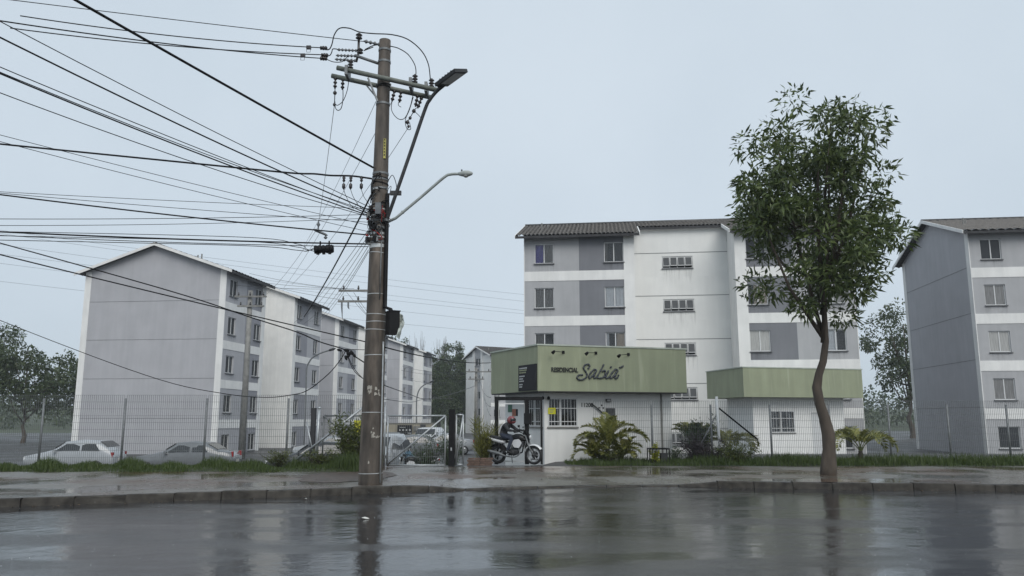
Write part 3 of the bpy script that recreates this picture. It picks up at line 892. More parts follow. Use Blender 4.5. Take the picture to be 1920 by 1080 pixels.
G = ('curtain', 0.02, .98)
CUR = {(0, 4, 'l'): [('curtblue', 0, .47), ('curtain', .5, 1)], (0, 3, 'l'): [('curtain', 0, 1)], (0, 2, 'l'): [('curtain', 0, .5)],
       (0, 4, 'd'): [('curtain', 0, .2)], (0, 3, 'd'): [('curtwhite', 0, .5), ('curtwhite', .48, 1)], (0, 2, 'd'): [('curtwhite', 0, .2), ('curtbeige', .55, 1)],
       (1, 4, 'l'): [('curtain', 0, 1)], (1, 3, 'd'): [('curtbeige', .3, 1)], (1, 2, 'l'): [('curtwhite', 0, .6)], (1, 1, 'l'): [('curtain', 0, .6)]}
apartment('apartment_block', 'large pale grey apartment block with dark tiled roof right behind the green gatehouse', .76, 48.0, R(-7), curtains=CUR)
AD = R(90 - 6.5)
sd = (math.sin(R(6.5)), math.cos(R(6.5)))
def row(name, label, cx, cy, dist_back=0):
    apartment(name, label, cx - sd[0] * dist_back, cy - sd[1] * dist_back, AD, base=-1.25, tones=('lilac', 'lilac2'), fine=False, glass='panedk')
row('apartment_block', 'nearest grey and white apartment block of the left row, partly outside the frame', -18.25, 75.0, 19.45)
row('apartment_block', 'middle grey apartment block of the left row, cut off by the concrete pole', -18.5, 84.0)
row('apartment_block', 'farthest apartment block of the left row, just right of the concrete pole', -15.6, 113.0)
apartment('apartment_block', 'distant white gabled apartment block left of the green canopy', -3.5, 130.0, R(30), base=-1.4, W=9.0, near_gable='windows', tones=('lgrey', 'dgrey'), fine=False)
apartment('apartment_block', 'pale apartment block at the far right beyond the street tree', 27.5, 46.5, R(-7), base=-.6, fine=False)
# ------------------------------------------------------------------ gatehouse
def V2(x, y, z=0): return Vector((x, y, z))
S0, S1, S3 = V2(.88, 27.0), V2(6.33, 28.77), V2(-.8, 30.4)
S2 = S1 + S3 - S0
E1 = (S1 - S0).normalized(); E3 = (S3 - S0).normalized(); UP = V2(0, 0, 1)
N1 = V2(E1.y, -E1.x); N3 = V2(-E3.y, E3.x)
W0 = S0 + E1 * .553 + E3 * .646
def onface(u, v, P, n):
    r = ray(u, v); o = V2(0, 0, EYE); k = (P - o).dot(n) / r.dot(n); return o + r * k
def f1(u, v, P=None):            # (t, z) on the front wall (or another plane parallel to it)
    P = P or W0; q = onface(u, v, P, N1); return (q - P).dot(E1), q.z
def f3(u, v, P=None):
    P = P or W0; q = onface(u, v, P, N3); return (q - P).dot(E3), q.z
def wall_open(P, e, n, t0, t1, z0, z1, ops, rev=.14):
    """wall sheet with real openings; P base point, e along, n outward"""
    mb = MB(); X = sorted(set([t0, t1] + [q for o in ops for q in o[:2]])); Z = sorted(set([z0, z1] + [q for o in ops for q in o[2:]]))
    pt = lambda t, z, d=0: V2(P.x, P.y, 0) + e * t + UP * z - n * d
    for a, b in zip(X, X[1:]):
        for c, d in zip(Z, Z[1:]):
            if any(o[0] <= a and b <= o[1] and o[2] <= c and d <= o[3] for o in ops): continue
            mb.quad(pt(a, c), pt(b, c), pt(b, d), pt(a, d))
    for a, b, c, d in ops:
        for (p, q) in (((a, c), (b, c)), ((b, c), (b, d)), ((b, d), (a, d)), ((a, d), (a, c))):
            mb.quad(pt(*p), pt(*q), pt(q[0], q[1], rev), pt(p[0], p[1], rev))
    return mb
def slabbox(mb, P, e, n, t0, t1, z0, z1, d0, d1):
    """box on a wall face, from depth d0 to d1 measured outward"""
    c = V2(P.x, P.y, 0) + e * (t0 + t1) / 2 + UP * (z0 + z1) / 2 + n * (d0 + d1) / 2
    return mb.obox(c, e * (t1 - t0) / 2, n * (d1 - d0) / 2, UP * (z1 - z0) / 2)
def text_obj(name, body, size, P, e, n, t, z, m, parent, depth=.012, width=None, off=.004, align='LEFT', bold=.02):
    cu = bpy.data.curves.new('text', 'FONT'); cu.body = body; cu.size = size; cu.extrude = depth / 2; cu.align_x = align; cu.offset = size * bold
    ob = bpy.data.objects.new('text', cu); COL.objects.link(ob)
    bpy.context.view_layer.update()
    me = bpy.data.meshes.new_from_object(ob.evaluated_get(bpy.context.evaluated_depsgraph_get()))
    bpy.data.objects.remove(ob); bpy.data.curves.remove(cu)
    xs = [q.co.x for q in me.vertices]; w0 = max(xs) - min(xs)
    k = width / w0 if width else 1
    org = V2(P.x, P.y, 0) + e * t + UP * z + n * (depth / 2 + off)
    mx = Matrix(((e.x * k, 0, n.x, org.x), (e.y * k, 0, n.y, org.y), (0, 1, 0, org.z), (0, 0, 0, 1)))
    if parent is not None and parent.name in INV: mx = INV[parent.name] @ mx
    me.transform(mx); me.materials.clear(); me.materials.append(m)
    return link(name, me, parent)

gh = thing('gatehouse', 'white gatehouse with wide green canopy lettered Residencial Sabia', 'gatehouse', (W0.x + 1.5, W0.y + 1.5, .14))
ZB, ZT = 2.53, 4.08
# windows on the two faces
wt0, wz1 = f1(1027, 746); wt1, wz0 = f1(1083, 800)
WL = 4.92; WD = 3.1
wl_a, wl_b = .12, 1.55
wall_open(W0, E1, N1, 0, WL, -.2, ZB + .02, [(wt0, wt1, wz0, wz1)]).build('front_wall', M['gwall'], gh, world=True)
lz1, lz0 = wz1 + .0, wz0
wall_open(W0, E3, N3, 0, WD, -1.3, ZB + .02, [(wl_a, wl_b, lz0, lz1)]).build('side_wall', M['gwall'], gh, world=True)
P2 = W0 + E1 * WL; P3 = W0 + E3 * WD
mb = MB()
mb.quad(P2 + UP * -1, P2 + E3 * WD + UP * -1, P2 + E3 * WD + UP * ZB, P2 + UP * ZB)
mb.quad(P3 + UP * -1.3, P3 + E1 * WL + UP * -1.3, P3 + E1 * WL + UP * ZB, P3 + UP * ZB)
mb.build('rear_wall', M['gwall'], gh, world=True)
ci = W0 + E1 * .5 + E3 * .5
mb = MB().prism([ci + UP * .2, ci + E1 * (WL - 1) + UP * .2, ci + E1 * (WL - 1) + E3 * (WD - 1) + UP * .2, ci + E3 * (WD - 1) + UP * .2], UP * 2.2)
mb.build('interior', M['dark'], gh, world=True)
# plinth stain course and the projecting end pier with its seam
slabbox(MB(), W0, E1, N1, WL - .34, WL + .02, -.2, ZB - .002, -.1, .05).build('end_pier', M['gwall'], gh, world=True)
slabbox(MB(), W0, E1, N1, WL - .40, WL - .365, .2, ZB - .01, 0, .04).build('downpipe', M['greyconc'], gh, world=True)
# canopy: soffit slab, the four painted fascias, cap flashing
mb = MB()
poly = [S0, S1, S2, S3]
mb.prism([p + UP * ZB for p in poly], UP * (ZT - ZB)); can = mb.build('canopy', M['green'], gh, world=True)
mb = MB(); cen = (S0 + S2) / 2
po = [cen + (p - cen) * 1.012 for p in poly]
mb.prism([p + UP * (ZT + .002) for p in po], UP * .05); mb.build('cap_flashing', M['cap'], can, world=False)
for p in can.children: p.data.transform(INV[gh.name])
mb = MB(); pi = [cen + (p - cen) * .995 for p in poly]; mb.prism([p + UP * (ZB - .035) for p in pi], UP * .033)
o = mb.build('drip_edge', M['fascia'], can); o.data.transform(INV[gh.name])

def barred(parent, P, e, n, t0, t1, z0, z1, nb, mids, depth=.02):
    mb = MB(); w = .045
    slabbox(mb, P, e, n, t0, t1, z0, z0 + w, -.03, depth); slabbox(mb, P, e, n, t0, t1, z1 - w, z1, -.03, depth)
    slabbox(mb, P, e, n, t0, t0 + w, z0 + w, z1 - w, -.03, depth); slabbox(mb, P, e, n, t1 - w, t1, z0 + w, z1 - w, -.03, depth)
    c = t0 + (t1 - t0) * .42; slabbox(mb, P, e, n, c - .03, c + .03, z0 + w, z1 - w, -.05, .0)
    win = mb.build('window', M['steelw'], parent, world=True)
    def sub(mb, nm, m):
        o = mb.build(nm, m, win); o.data.transform(INV[parent.name]); return o
    for k in range(1, nb):
        t = t0 + (t1 - t0) * k / nb
        sub(slabbox(MB(), P, e, n, t - .0055, t + .0055, z0 + w, z1 - w, .003, .02), 'bar', M['steelw'])
    for f in mids:
        z = z0 + (z1 - z0) * f
        sub(slabbox(MB(), P, e, n, t0 + w, t1 - w, z - .013, z + .013, .0215, .03), 'cross_bar', M['steelw'])
    sub(slabbox(MB(), P, e, n, t0 - .03, t1 + .03, z0 - .05, z0 - .004, -.02, .05), 'sill', M['greyconc'])
    sub(slabbox(MB(), P, e, n, t0, t1, z0, z1, -.095, -.085), 'pane', M['glass'])
    for a, b in ((0, .2), (.8, 1.0)):
        mb = MB(); pr = None
        for i in range(25):
            t = t0 + (t1 - t0) * (a + (b - a) * i / 24); dd = -.2 + .025 * math.sin(i * 2.0)
            cu = [V2(P.x, P.y) + e * t + UP * zz + n * dd for zz in (z0, z1)]
            if pr: mb.quad(pr[0], cu[0], cu[1], pr[1])
            pr = cu
        o = mb.build('curtain', M['curtdark'], win, True); o.data.transform(INV[parent.name])
    return win
barred(gh, W0, E1, N1, wt0, wt1, wz0, wz1, 9, (.18, .64))
barred(gh, W0, E3, N3, wl_a, wl_b, lz0, lz1, 9, (.18, .64))

# lettering on the canopy front
t0, z0 = f1(1033, 697, S0); t1, z1 = f1(1083, 688.5, S0)
text_obj('sign_lettering', 'RESIDENCIAL', (z1 - z0) * 1.25, S0, E1, N1, t0, z0, M['letterblk'], gh, .03, t1 - t0)
ZX = lambda q: (1025 + q[0] / 12.8, 675 + q[1] / 12.8)
strokes = [
    [(985, 215), (1018, 165), (1020, 118), (960, 103), (893, 140), (880, 205), (925, 275), (958, 340), (950, 400), (895, 452), (810, 478), (738, 455), (725, 405), (775, 362), (860, 358)],
    [(1185, 250), (1150, 222), (1085, 268), (1020, 350), (1003, 410), (1025, 438), (1085, 385), (1145, 310), (1188, 245), (1145, 345), (1125, 410), (1150, 438), (1200, 405)],
    [(1365, 105), (1310, 210), (1245, 330), (1200, 405), (1230, 432), (1300, 435), (1360, 405), (1395, 340), (1398, 270), (1370, 250), (1320, 290)],
    [(1355, 412), (1400, 400), (1440, 330), (1482, 250), (1440, 335), (1408, 405), (1430, 438), (1490, 410), (1520, 380)],
    [(1700, 255), (1660, 220), (1600, 262), (1530, 350), (1515, 412), (1540, 438), (1600, 388), (1655, 310), (1702, 248), (1655, 345), (1630, 415), (1655, 448), (1700, 410), (1722, 355)],
    [(1520, 190), (1545, 160)], [(1738, 190), (1780, 172), (1838, 142)]]
mb = MB()
for s in strokes:
    pts = []
    for q in (smoothline([V2(a, b) for a, b in s], 5) if len(s) > 2 else [V2(*s[0]), V2(*s[1])]):
        t, z = f1(*ZX((q.x, q.y)), S0); pts.append(S0 + E1 * t + UP * z + N1 * .03)
    rad = [.031 * (.75 + .35 * math.sin(i * .55 + 1) ** 2) for i in range(len(pts))]
    mb.tube(pts, rad, 8)
mb.build('sign_lettering', M['letter'], gh, True, world=True)
# three picture lights on bent arms
for (ua, va, ub, vb) in ((1032, 660, 1056, 660.5), (1094, 662.5, 1117, 662), (1154, 667, 1178, 664.5)):
    ta, za = f1(ua, va, S0); tb, zb = f1(ub, vb, S0)
    pA = S0 + E1 * tb + UP * zb; pB = S0 + E1 * (ta + .02) + UP * za + N1 * .32
    mb = MB().tube([pA, pA + N1 * .05, pA + N1 * .07 - E1 * .03, pB], .011, 6)
    lo = mb.build('spot_light', M['black'], gh, True, world=True)
    o = MB().obox(pA + N1 * .015 + UP * .0, E1 * .045, N1 * .014, UP * .05).build('mount', M['black'], lo); o.data.transform(INV[gh.name])
    d = (-N1 * .5 - UP * .5 - E1 * .4).normalized()
    o = MB().lathe(pB - d * .03, d, [(0, .03), (.03, .045), (.13, .06), (.131, .05)], 10).build('lamp_head', M['black'], lo, True); o.data.transform(INV[gh.name])
# directory board on the side fascia
bt1, bz1 = f3(973.5, 687, S0); bt0, bz0 = f3(1007, 732, S0); bt0 = max(bt0, .02)
bz0 = ZB + .03; bz1 = 3.46
slabbox(MB(), S0, E3, N3, bt0, bt1, bz0, bz1, .0, .035).build('directory_board', M['signblack'], gh, world=True)
bd = [o for o in gh.children if o.name.startswith('directory_board')][0]
hh = bz1 - bz0
for fz, ln, mm in ((.88, .45, 'textw'), (.80, .43, 'texty'), (.71, .40, 'texty'), (.57, .30, 'textw'), (.47, .22, 'textw'), (.38, .26, 'textw'), (.25, .18, 'textw'), (.16, .18, 'textw')):
    z = bz0 + hh * fz; a = bt1 - .06 * (bt1 - bt0); b = a - ln * (bt1 - bt0)
    r = random.Random(int(fz * 100)); q = a
    mb = MB()
    while q > b + .02:
        w = r.uniform(.035, .09); w = min(w, q - b)
        slabbox(mb, S0, E3, N3, q - w, q, z - .022, z + .022, .0352, .038); q -= w + .018
    o = mb.build('text_line', M[mm], bd); o.data.transform(INV[gh.name])
# house number, wall lamp, camera, meter box and bracket pipe on the front wall
t0, z0 = f1(1088.5, 763); t1, z1 = f1(1110, 755)
text_obj('house_number', '11200', (z1 - z0) * 1.35, W0, E1, N1, t0, z0, M['numg'], gh, .014, t1 - t0)
t, z = f1(1139, 751)
MB().obox(W0 + E1 * t + UP * z + N1 * .07, E1 * .085, N1 * .05, UP * .055).build('flood_lamp', M['black'], gh, world=True)
fl = [o for o in gh.children if o.name.startswith('flood_lamp')][0]
o = MB().obox(W0 + E1 * t + UP * z + N1 * .122, E1 * .065, N1 * .002, UP * .035).build('lens', M['lens'], fl); o.data.transform(INV[gh.name])
o = MB().obox(W0 + E1 * t + UP * z + N1 * .01, E1 * .03, N1 * .01, UP * .03).build('mount', M['black'], fl); o.data.transform(INV[gh.name])
t, z = f1(1143, 776)
MB().obox(W0 + E1 * t + UP * z + N1 * .07, E1 * .15, N1 * .07, UP * .2).build('meter_box', M['lampg'], gh, world=True)
pts = [f1(1107, 757), f1(1114, 762), f1(1127, 773), f1(1134, 775)]
MB().tube([W0 + E1 * a + UP * b + N1 * (.1 - .06 * i / 3) for i, (a, b) in enumerate(pts)], .026, 8).build('bracket_pipe', M['fascia'], gh, True, world=True)
for (u, v) in ((1123, 764.5), (1128, 760), (1130.5, 765)):
    t, z = f1(u, v); MB().obox(W0 + E1 * t + UP * z + N1 * .02, E1 * .022, N1 * .02, UP * .025).build('junction_box', M['fascia'], gh, world=True)
for (P, e, n, t) in ((W0, E1, N1, .12), (W0, E1, N1, -.1)):
    MB().lathe(W0 + e * t + UP * (ZB - .16) + n * .12, -UP, [(0, .02), (.03, .05), (.08, .06), (.12, .03)], 10).build('dome_camera', M['black'], gh, True, world=True)

# notices
mb = slabbox(MB(), W0, E1, N1, f1(1027, 775)[0], f1(1041, 775)[0], f1(1034, 776.5)[1], f1(1034, 764.5)[1], .034, .044)
yn = single(mb, 'notice_sign', M['yellow'], 'small yellow notice sign wired to the white window bars', 'sign')
for k in range(3):
    a, b = f1(1030, 768 + 2.7 * k); c, _ = f1(1038.5, 768)
    me = slabbox(MB(), W0, E1, N1, a, c - .03 * k, b - .012, b + .012, .0445, .0465).mesh('text_line', M['texty'], inv=Matrix.Translation(-yn.location))
    link('text_line', me, yn)
def side_sign(u0, v0, u1, v1, name, m, label, d=.012):
    a, z0 = f3(u1, v1); b, z1 = f3(u0, v0)
    z1 = f3((u0 + u1) / 2, v0)[1]; z0 = f3((u0 + u1) / 2, v1)[1]
    return single(slabbox(MB(), W0, E3, N3, min(a, b), max(a, b), z0, z1, .004, .004 + d), name, m, label, 'sign')
side_sign(953, 759, 960.5, 773, 'wall_sign', M['greenp'], 'small green sign on the gatehouse side wall behind the black portal')
side_sign(961, 767, 968, 780, 'wall_poster', M['poster'], 'reddish poster on the gatehouse side wall under the green sign')
side_sign(968.3, 767, 971, 780, 'wall_poster', M['signblack'], 'narrow dark poster beside the reddish one on the gatehouse side wall')

# second, more distant canopy building on the right
def small_house(label):
    A = V2(11.42, 39.2); ex = V2(math.cos(R(16)), math.sin(R(16))); ed = V2(-.19, .98).normalized()
    g = thing('gatehouse', label, 'gatehouse', (A.x + 2, A.y + 2, -.4))
    zb, zt = 2.66, 4.10; W_, D_ = 7.0, 4.2
    poly = [A, A + ex * W_, A + ex * W_ + ed * D_, A + ed * D_]
    cn = MB().prism([p + UP * zb for p in poly], UP * (zt - zb)).build('canopy', M['green'], g, world=True)
    c = (poly[0] + poly[2]) / 2
    o = MB().prism([c + (p - c) * 1.012 + UP * (zt + .002) for p in poly], UP * .05).build('cap_flashing', M['cap'], cn); o.data.transform(INV[g.name])
    B = A + ex * .9 + ed * .8
    ops = [(1.0, 2.4, .9, 2.0), (3.4, 4.3, -.3, 1.9)]
    n1 = V2(ex.y, -ex.x); n3 = V2(-ed.y, ed.x)
    wall_open(B, ex, n1, 0, W_ - 1.6, -.6, zb + .02, ops).build('front_wall', M['gwall'], g, world=True)
    mb = MB(); q = B + ed * (D_ - 1.4)
    mb.quad(B + UP * -.6, q + UP * -.6, q + UP * zb, B + UP * zb); e2 = ex * (W_ - 1.6)
    mb.quad(B + e2 + UP * -.6, q + e2 + UP * -.6, q + e2 + UP * zb, B + e2 + UP * zb); mb.quad(q + UP * -.6, q + e2 + UP * -.6, q + e2 + UP * zb, q + UP * zb)
    mb.build('side_wall', M['gwall'], g, world=True)
    MB().obox(B + ex * (W_ - 1.6) / 2 + ed * 1.4 + UP * .9, ex * 2.3, n1 * .9, UP * 1.4).build('interior', M['dark'], g, world=True)
    barred(g, B, ex, n1, 1.0, 2.4, .9, 2.0, 9, (.2, .65))
    slabbox(MB(), B, ex, n1, 3.42, 4.28, -.5, 1.88, -.08, -.03).build('door', M['alu'], g, world=True)
    return g
small_house('smaller gatehouse with green canopy at the right edge behind the fence')
# ------------------------------------------------------------------ fences, gates, portal
def mesh_panel(L, z0, z1, r=.0036, pitch=.062, hp=.21):
    def fn():
        mb = MB(); n = int(L / pitch)
        for i in range(n + 1):
            x = i * L / n; mb.box(x - r, x + r, -r, r, z0, z1)
        k = int((z1 - z0) / hp)
        for j in range(k + 1):
            z = z0 + (z1 - z0) * j / k; mb.box(0, L, r, 3 * r, z - r, z + r)
        return mb.mesh('mesh_panel', M['meshw'])
    return cached(('mesh', L, z0, z1), fn)
def fence(label, x0, x1, y, z0, z1, step, braces=(), group=None, post_m='galv2', post_top=.1, skip=0):
    t = thing('mesh_fence', label, 'fence', ((x0 + x1) / 2, y, .14), 0, group)
    n = max(1, int(round((x1 - x0) / step))); L = (x1 - x0) / n; L = round(L, 3); cx = (x0 + x1) / 2
    for i in range(n):
        link('mesh_panel', mesh_panel(round(L - .08, 3), z0 - .14, z1 - .14), t, True, loc=(x0 - cx + i * L + .04, 0, 0))
    def pm(): return MB().tube([(0, 0, -.15), (0, 0, z1 - .14 + post_top)], .03, 8).mesh('post', M[post_m], True)
    for i in range(skip, n + 1):
        link('post', cached(('post', z1, post_top, post_m), pm), t, loc=(x0 - cx + i * L, 0, 0))
    for p, q, r, m in braces:
        MB().tube([p, q], r, 8).build('brace', M[m], t, True, world=True)
    return t
br = [(at(556, 862, 24.1), at(684, 761, 24.1), .035, 'galv'), (at(575, 791, 24.4), at(590, 866, 24.4), .022, 'galv')]
ft = fence('long welded mesh fence left of the concrete pole with a slanting galvanised brace', -30.0, -4.45, 25.0, .2, 2.33, 2.55, br, post_top=-.1)
MB().tube([at(690, 880, 24.2), at(690, 745, 24.2)], .04, 8).build('post', M['galv'], ft, True, world=True)
br2 = [(V2(7.08, 27.3, 1.95), V2(8.35, 27.3, .9), .028, 'black'), (V2(7.0, 27.32, 1.75), V2(6.15, 27.32, .3), .022, 'galv2')]
fr = fence('welded mesh fence crossing the garden in front of the gatehouse wall', 2.75, 23.0, 27.35, .2, 2.2, 2.03, br2, post_top=-.12, skip=1)
MB().tube([V2(7.05, 27.28, .1), V2(7.0, 27.28, 2.35)], .045, 10).build('corner_post', M['steelw'], fr, True, world=True)

def gate_leaf(name, label, x0, x1, y, z0, z1, diag, m, r=.026):
    t = thing(name, label, 'gate', ((x0 + x1) / 2, y, .15))
    mb = MB()
    for p, q in (((x0, z0), (x1, z0)), ((x0, z1), (x1, z1)), ((x0, z0), (x0, z1)), ((x1, z0), (x1, z1))):
        mb.tube([V2(p[0], y, p[1]), V2(q[0], y, q[1])], r, 8)
    mb.build('frame', M[m], t, True, world=True)
    a, b = ((x0, z0), (x1, z1)) if diag > 0 else ((x0, z1), (x1, z0))
    MB().tube([V2(a[0], y - .04, a[1]), V2(b[0], y - .04, b[1])], r * .95, 8).build('brace', M[m], t, True, world=True)
    cx = (x0 + x1) / 2
    link('mesh_panel', mesh_panel(round(x1 - x0 - .06, 3), round(z0 + .02 - .15, 3), round(z1 - .02 - .15, 3)), t, True, loc=(x0 - cx + .03, .03, 0))
    mb = MB()
    for zz in (z0 + .25, z1 - .25):
        xx = x0 if diag > 0 else x0
        mb.obox(V2(xx - .03, y, zz), (.04, 0, 0), (0, .02, 0), (0, 0, .05))
    mb.build('hinge', M['galv2'], t, world=True)
    return t
gate_leaf('vehicle_gate', 'grey mesh gate leaf half hidden by weeds left of the concrete pole', -5.82, -4.02, 24.72, .2, 1.69, -1, 'galv2')
gate_leaf('vehicle_gate', 'pale mesh gate leaf with diagonal brace between the pole and the black post', -3.84, -2.06, 24.78, .19, 1.69, 1, 'galv')
gate_leaf('side_panel', 'narrow framed mesh panel just right of the black gate post', -1.74, -1.52, 25.0, .2, 1.72, 1, 'galv')
mb = MB().tube([V2(-3.93, 24.78, .1), V2(-3.93, 24.78, 2.0)], .032, 8)
single(mb, 'gate_post', M['galv'], 'slim galvanised gate post beside the right edge of the concrete pole', 'post', smooth=True)
t = thing('gate_post', 'pair of tall galvanised and dark gate posts left of the weeds', 'post', (-5.97, 24.7, .15))
MB().tube([V2(-5.99, 24.66, .1), V2(-5.95, 24.66, 1.93)], .045, 10).build('round_post', M['galv'], t, True, world=True)
MB().box(-6.22, -6.08, 24.72, 24.86, .1, 1.93).build('square_post', M['fascia'], t, world=True)
MB().lathe((-5.95, 24.66, 1.9), UP, [(0, .055), (.03, .06), (.06, .02)], 10).build('cap', M['galv'], t, True, world=True)
t = thing('gate_post', 'thick black steel gate post in the middle of the entrance', 'post', (-1.87, 24.98, .15))
MB().box(-1.965, -1.775, 24.9, 25.06, .1, 1.86).build('column', M['black'], t, world=True)
MB().box(-1.955, -1.785, 24.91, 25.05, 1.862, 1.89).build('cap', M['black'], t, world=True)
MB().box(-1.90, -1.86, 24.888, 24.899, .62, .72).build('lock', M['galv'], t, world=True)
# low brick planter wall with its bricks
t = thing('planter_wall', 'low dark brick wall beside the entrance drive', 'wall', (-1.0, 25.55, .14))
MB().box(-1.38, -.64, 25.47, 25.65, 0.06, .3).build('core', M['soil'], t, world=True)
bm_ = cached('brick', lambda: MB().box(-.092, .092, -.052, .052, -.026, .026).mesh('brick', M['brick']))
for j in range(4):
    for i in range(4):
        x = -1.38 + .095 + i * .2 + (.0 if j % 2 else -.04)
        link('brick', bm_, t, loc=(x + 1.0, 25.45 - 25.55, .0 + .03 + j * .062))
# pedestrian portal
t = thing('entrance_portal', 'black steel portal frame over the pedestrian entrance beside the gatehouse', 'portal', (.2, 26.9, .15))
py = 26.9; zt = 2.21
for x, w in ((-.52, .065), (.50, .07), (.99, .035)):
    MB().box(x - w, x + w, py - .05, py + .05, .1, zt - .001).build('post', M['black'], t, world=True)
MB().box(-.586, 1.026, py - .055, py + .055, zt, zt + .12).build('beam', M['black'], t, world=True)
MB().box(.40, .66, py - .17, py - .055, 1.42, 1.78).build('intercom_box', M['black'], t, world=True)
MB().box(.62, .98, py + .0, py + .03, .25, .28).build('rail', M['black'], t, world=True)
mb = MB(); x0, x1 = -.45, .43
for p, q in (((x0, .2), (x1, .2)), ((x0, 2.1), (x1, 2.1)), ((x0, .2), (x0, 2.1)), ((x1, .2), (x1, 2.1))):
    mb.bar(V2(p[0], py, p[1]), V2(q[0], py, q[1]), .035)
dl = mb.build('door_leaf', M['steelw'], t, world=True)

# ------------------------------------------------------------------ utility pole
PB = gr(694, 909, .15); PX, PY = PB.x, 18.05
PH = 10.72
def pax(z):            # pole axis and radius at height z
    k = (z - .15) / (PH - .15); return V2(PX + .05 * k, PY, z), .268 + (.138 - .268) * k
def side(z, deg, extra=0):
    p, r = pax(z); a = R(deg); return p + V2(math.cos(a), math.sin(a)) * (r + extra)
pole = thing('utility_pole', 'tall tapering concrete utility pole with crossarms standing at the kerb', 'utility pole', (PX, PY, .13))
zs = [-.1 + i * (PH + .1) / 30 for i in range(31)]
MB().tube([pax(z)[0] for z in zs], [pax(z)[1] for z in zs], 28).build('shaft', M['concrete'], pole, True, world=True)
rp = random.Random(8)
def strap(z, w=.02, m='strap', extra=.006, tilt=0):
    mb = MB(); n = 28; p, r = pax(z); V = []
    for k in range(n):
        a = 2 * math.pi * k / n; c = V2(math.cos(a), math.sin(a)); dz = tilt * math.cos(a)
        V += [p + c * (r + extra) + UP * (dz - w / 2), p + c * (r + extra) + UP * (dz + w / 2), p + c * (r - .01) + UP * (dz - w / 2), p + c * (r - .01) + UP * (dz + w / 2)]
    F = []
    for k in range(n):
        a, b = 4 * k, 4 * ((k + 1) % n); F += [(a, b, b + 1, a + 1), (a + 1, b + 1, b + 3, a + 3), (a, a + 2, b + 2, b)]
    return mb.add(V, F).build('strap', M[m], pole, world=True)
def zat(v, u=705): return at(u, v, PY - .2).z
for v in (350, 352, 390, 402, 412, 425, 436, 443, 452, 458, 461): strap(zat(v), rp.choice((.03, .05, .02)), rp.choice(('strap', 'galv2', 'strap')), tilt=rp.uniform(-.01, .01))
for v in (472, 550, 588, 602, 617, 665, 773, 888): strap(zat(v), .014, 'strap', .005, tilt=rp.uniform(-.015, .015))
for v in (88, 110, 190, 322, 333): strap(zat(v), .05, 'galv2', .012)
for v in (155, 158, 330, 340, 380, 396, 407, 418, 430): strap(zat(v), .025, 'rubber', .014, tilt=rp.uniform(-.04, .04))
# yellow height plate with its figures
p, r = pax(zat(277)); pl = MB().box(p.x + .075, p.x + .128, PY - r + .0, PY - r + .1, zat(296), zat(259)).build('number_plate', M['plate'], pole, world=True)
for k in range(6):
    z = zat(291) + k * .075
    o = MB().box(p.x + .088, p.x + .115, PY - r - .004, PY - r - .0005, z, z + .035).build('figure', M['signblack'], pl); o.data.transform(INV[pole.name])
# remains of glued paper
for (u0, v0, u1, v1, sd_) in ((704, 722, 718, 742, 1), (690, 724, 699, 736, 5), (697, 803, 712, 819, 2), (692, 866, 693, 867, 3)):
    r_ = random.Random(sd_)
    for k in range(7 if sd_ != 3 else 1):
        u = r_.uniform(u0, u1); v = r_.uniform(v0, v1); zc = zat(v); pc, rr = pax(zc)
        xc = max(-rr * .85, min(rr * .85, at(u, v, PY - .2).x - pc.x))
        w = r_.uniform(.008, .032); h = r_.uniform(.015, .055)
        def q(dx, dz):
            xx = max(-rr * .93, min(rr * .93, xc + dx)); return V2(pc.x + xx, PY - math.sqrt(max(0, pax(zc + dz)[1] ** 2 - xx * xx)) - .004 - .0006 * k, zc + dz)
        mb = MB()
        mb.add([q(-w, -h), q(0, -h * .6), q(w, -h * r_.random()), q(w * .8, h * r_.random()), q(0, h), q(-w, h * r_.random())], [(0, 1, 2, 3, 4, 5)])
        mb.build('paper_scrap', M['scrap'], pole, world=True)
# earth conduit and black cable duct on the right of the shaft
pts = [side(zat(v), -35, .03) for v in (905, 820, 740, 660, 640)]
MB().tube(pts, .02, 8).build('conduit', M['galv'], pole, True, world=True)
pts = [side(zat(v), -32, .045) for v in (362, 420, 480, 540, 575)] + [at(733, 580, PY - .2), at(737, 590, PY - .2)]
MB().tube(pts, [.05] * 5 + [.04, .035], 8).build('cable_duct', M['rubber'], pole, True, world=True)
MB().tube([side(zat(v), -62, .02) for v in (430, 500, 560)], .014, 6).build('conduit', M['galv2'], pole, True, world=True)
# crossarms
def arm(pa, pb, r, nm='crossarm', m='mossarm'):
    a = MB().tube([pa, pb], r, 10).build(nm, M[m], pole, True, world=True); return a
A1, A2 = at(632, 127, PY - .22), at(820, 169, PY - .3)
B1, B2 = at(622, 142, PY + .26), at(810, 183, PY + .2)
ca = arm(A1, A2, .058); cb = arm(B1, B2, .058)
for (c, d) in ((at(690, 146, PY - .26), at(708, 190, PY - .2)), (at(683, 155, PY + .26), at(712, 190, PY + .15))):
    MB().bar(c, d, .055, .035).build('arm_brace', M['galv2'], pole, world=True)
MB().tube([side(zat(152), 180, .03), side(zat(152), 0, .03)], .03, 8).build('through_bolt', M['galv2'], pole, True, world=True)
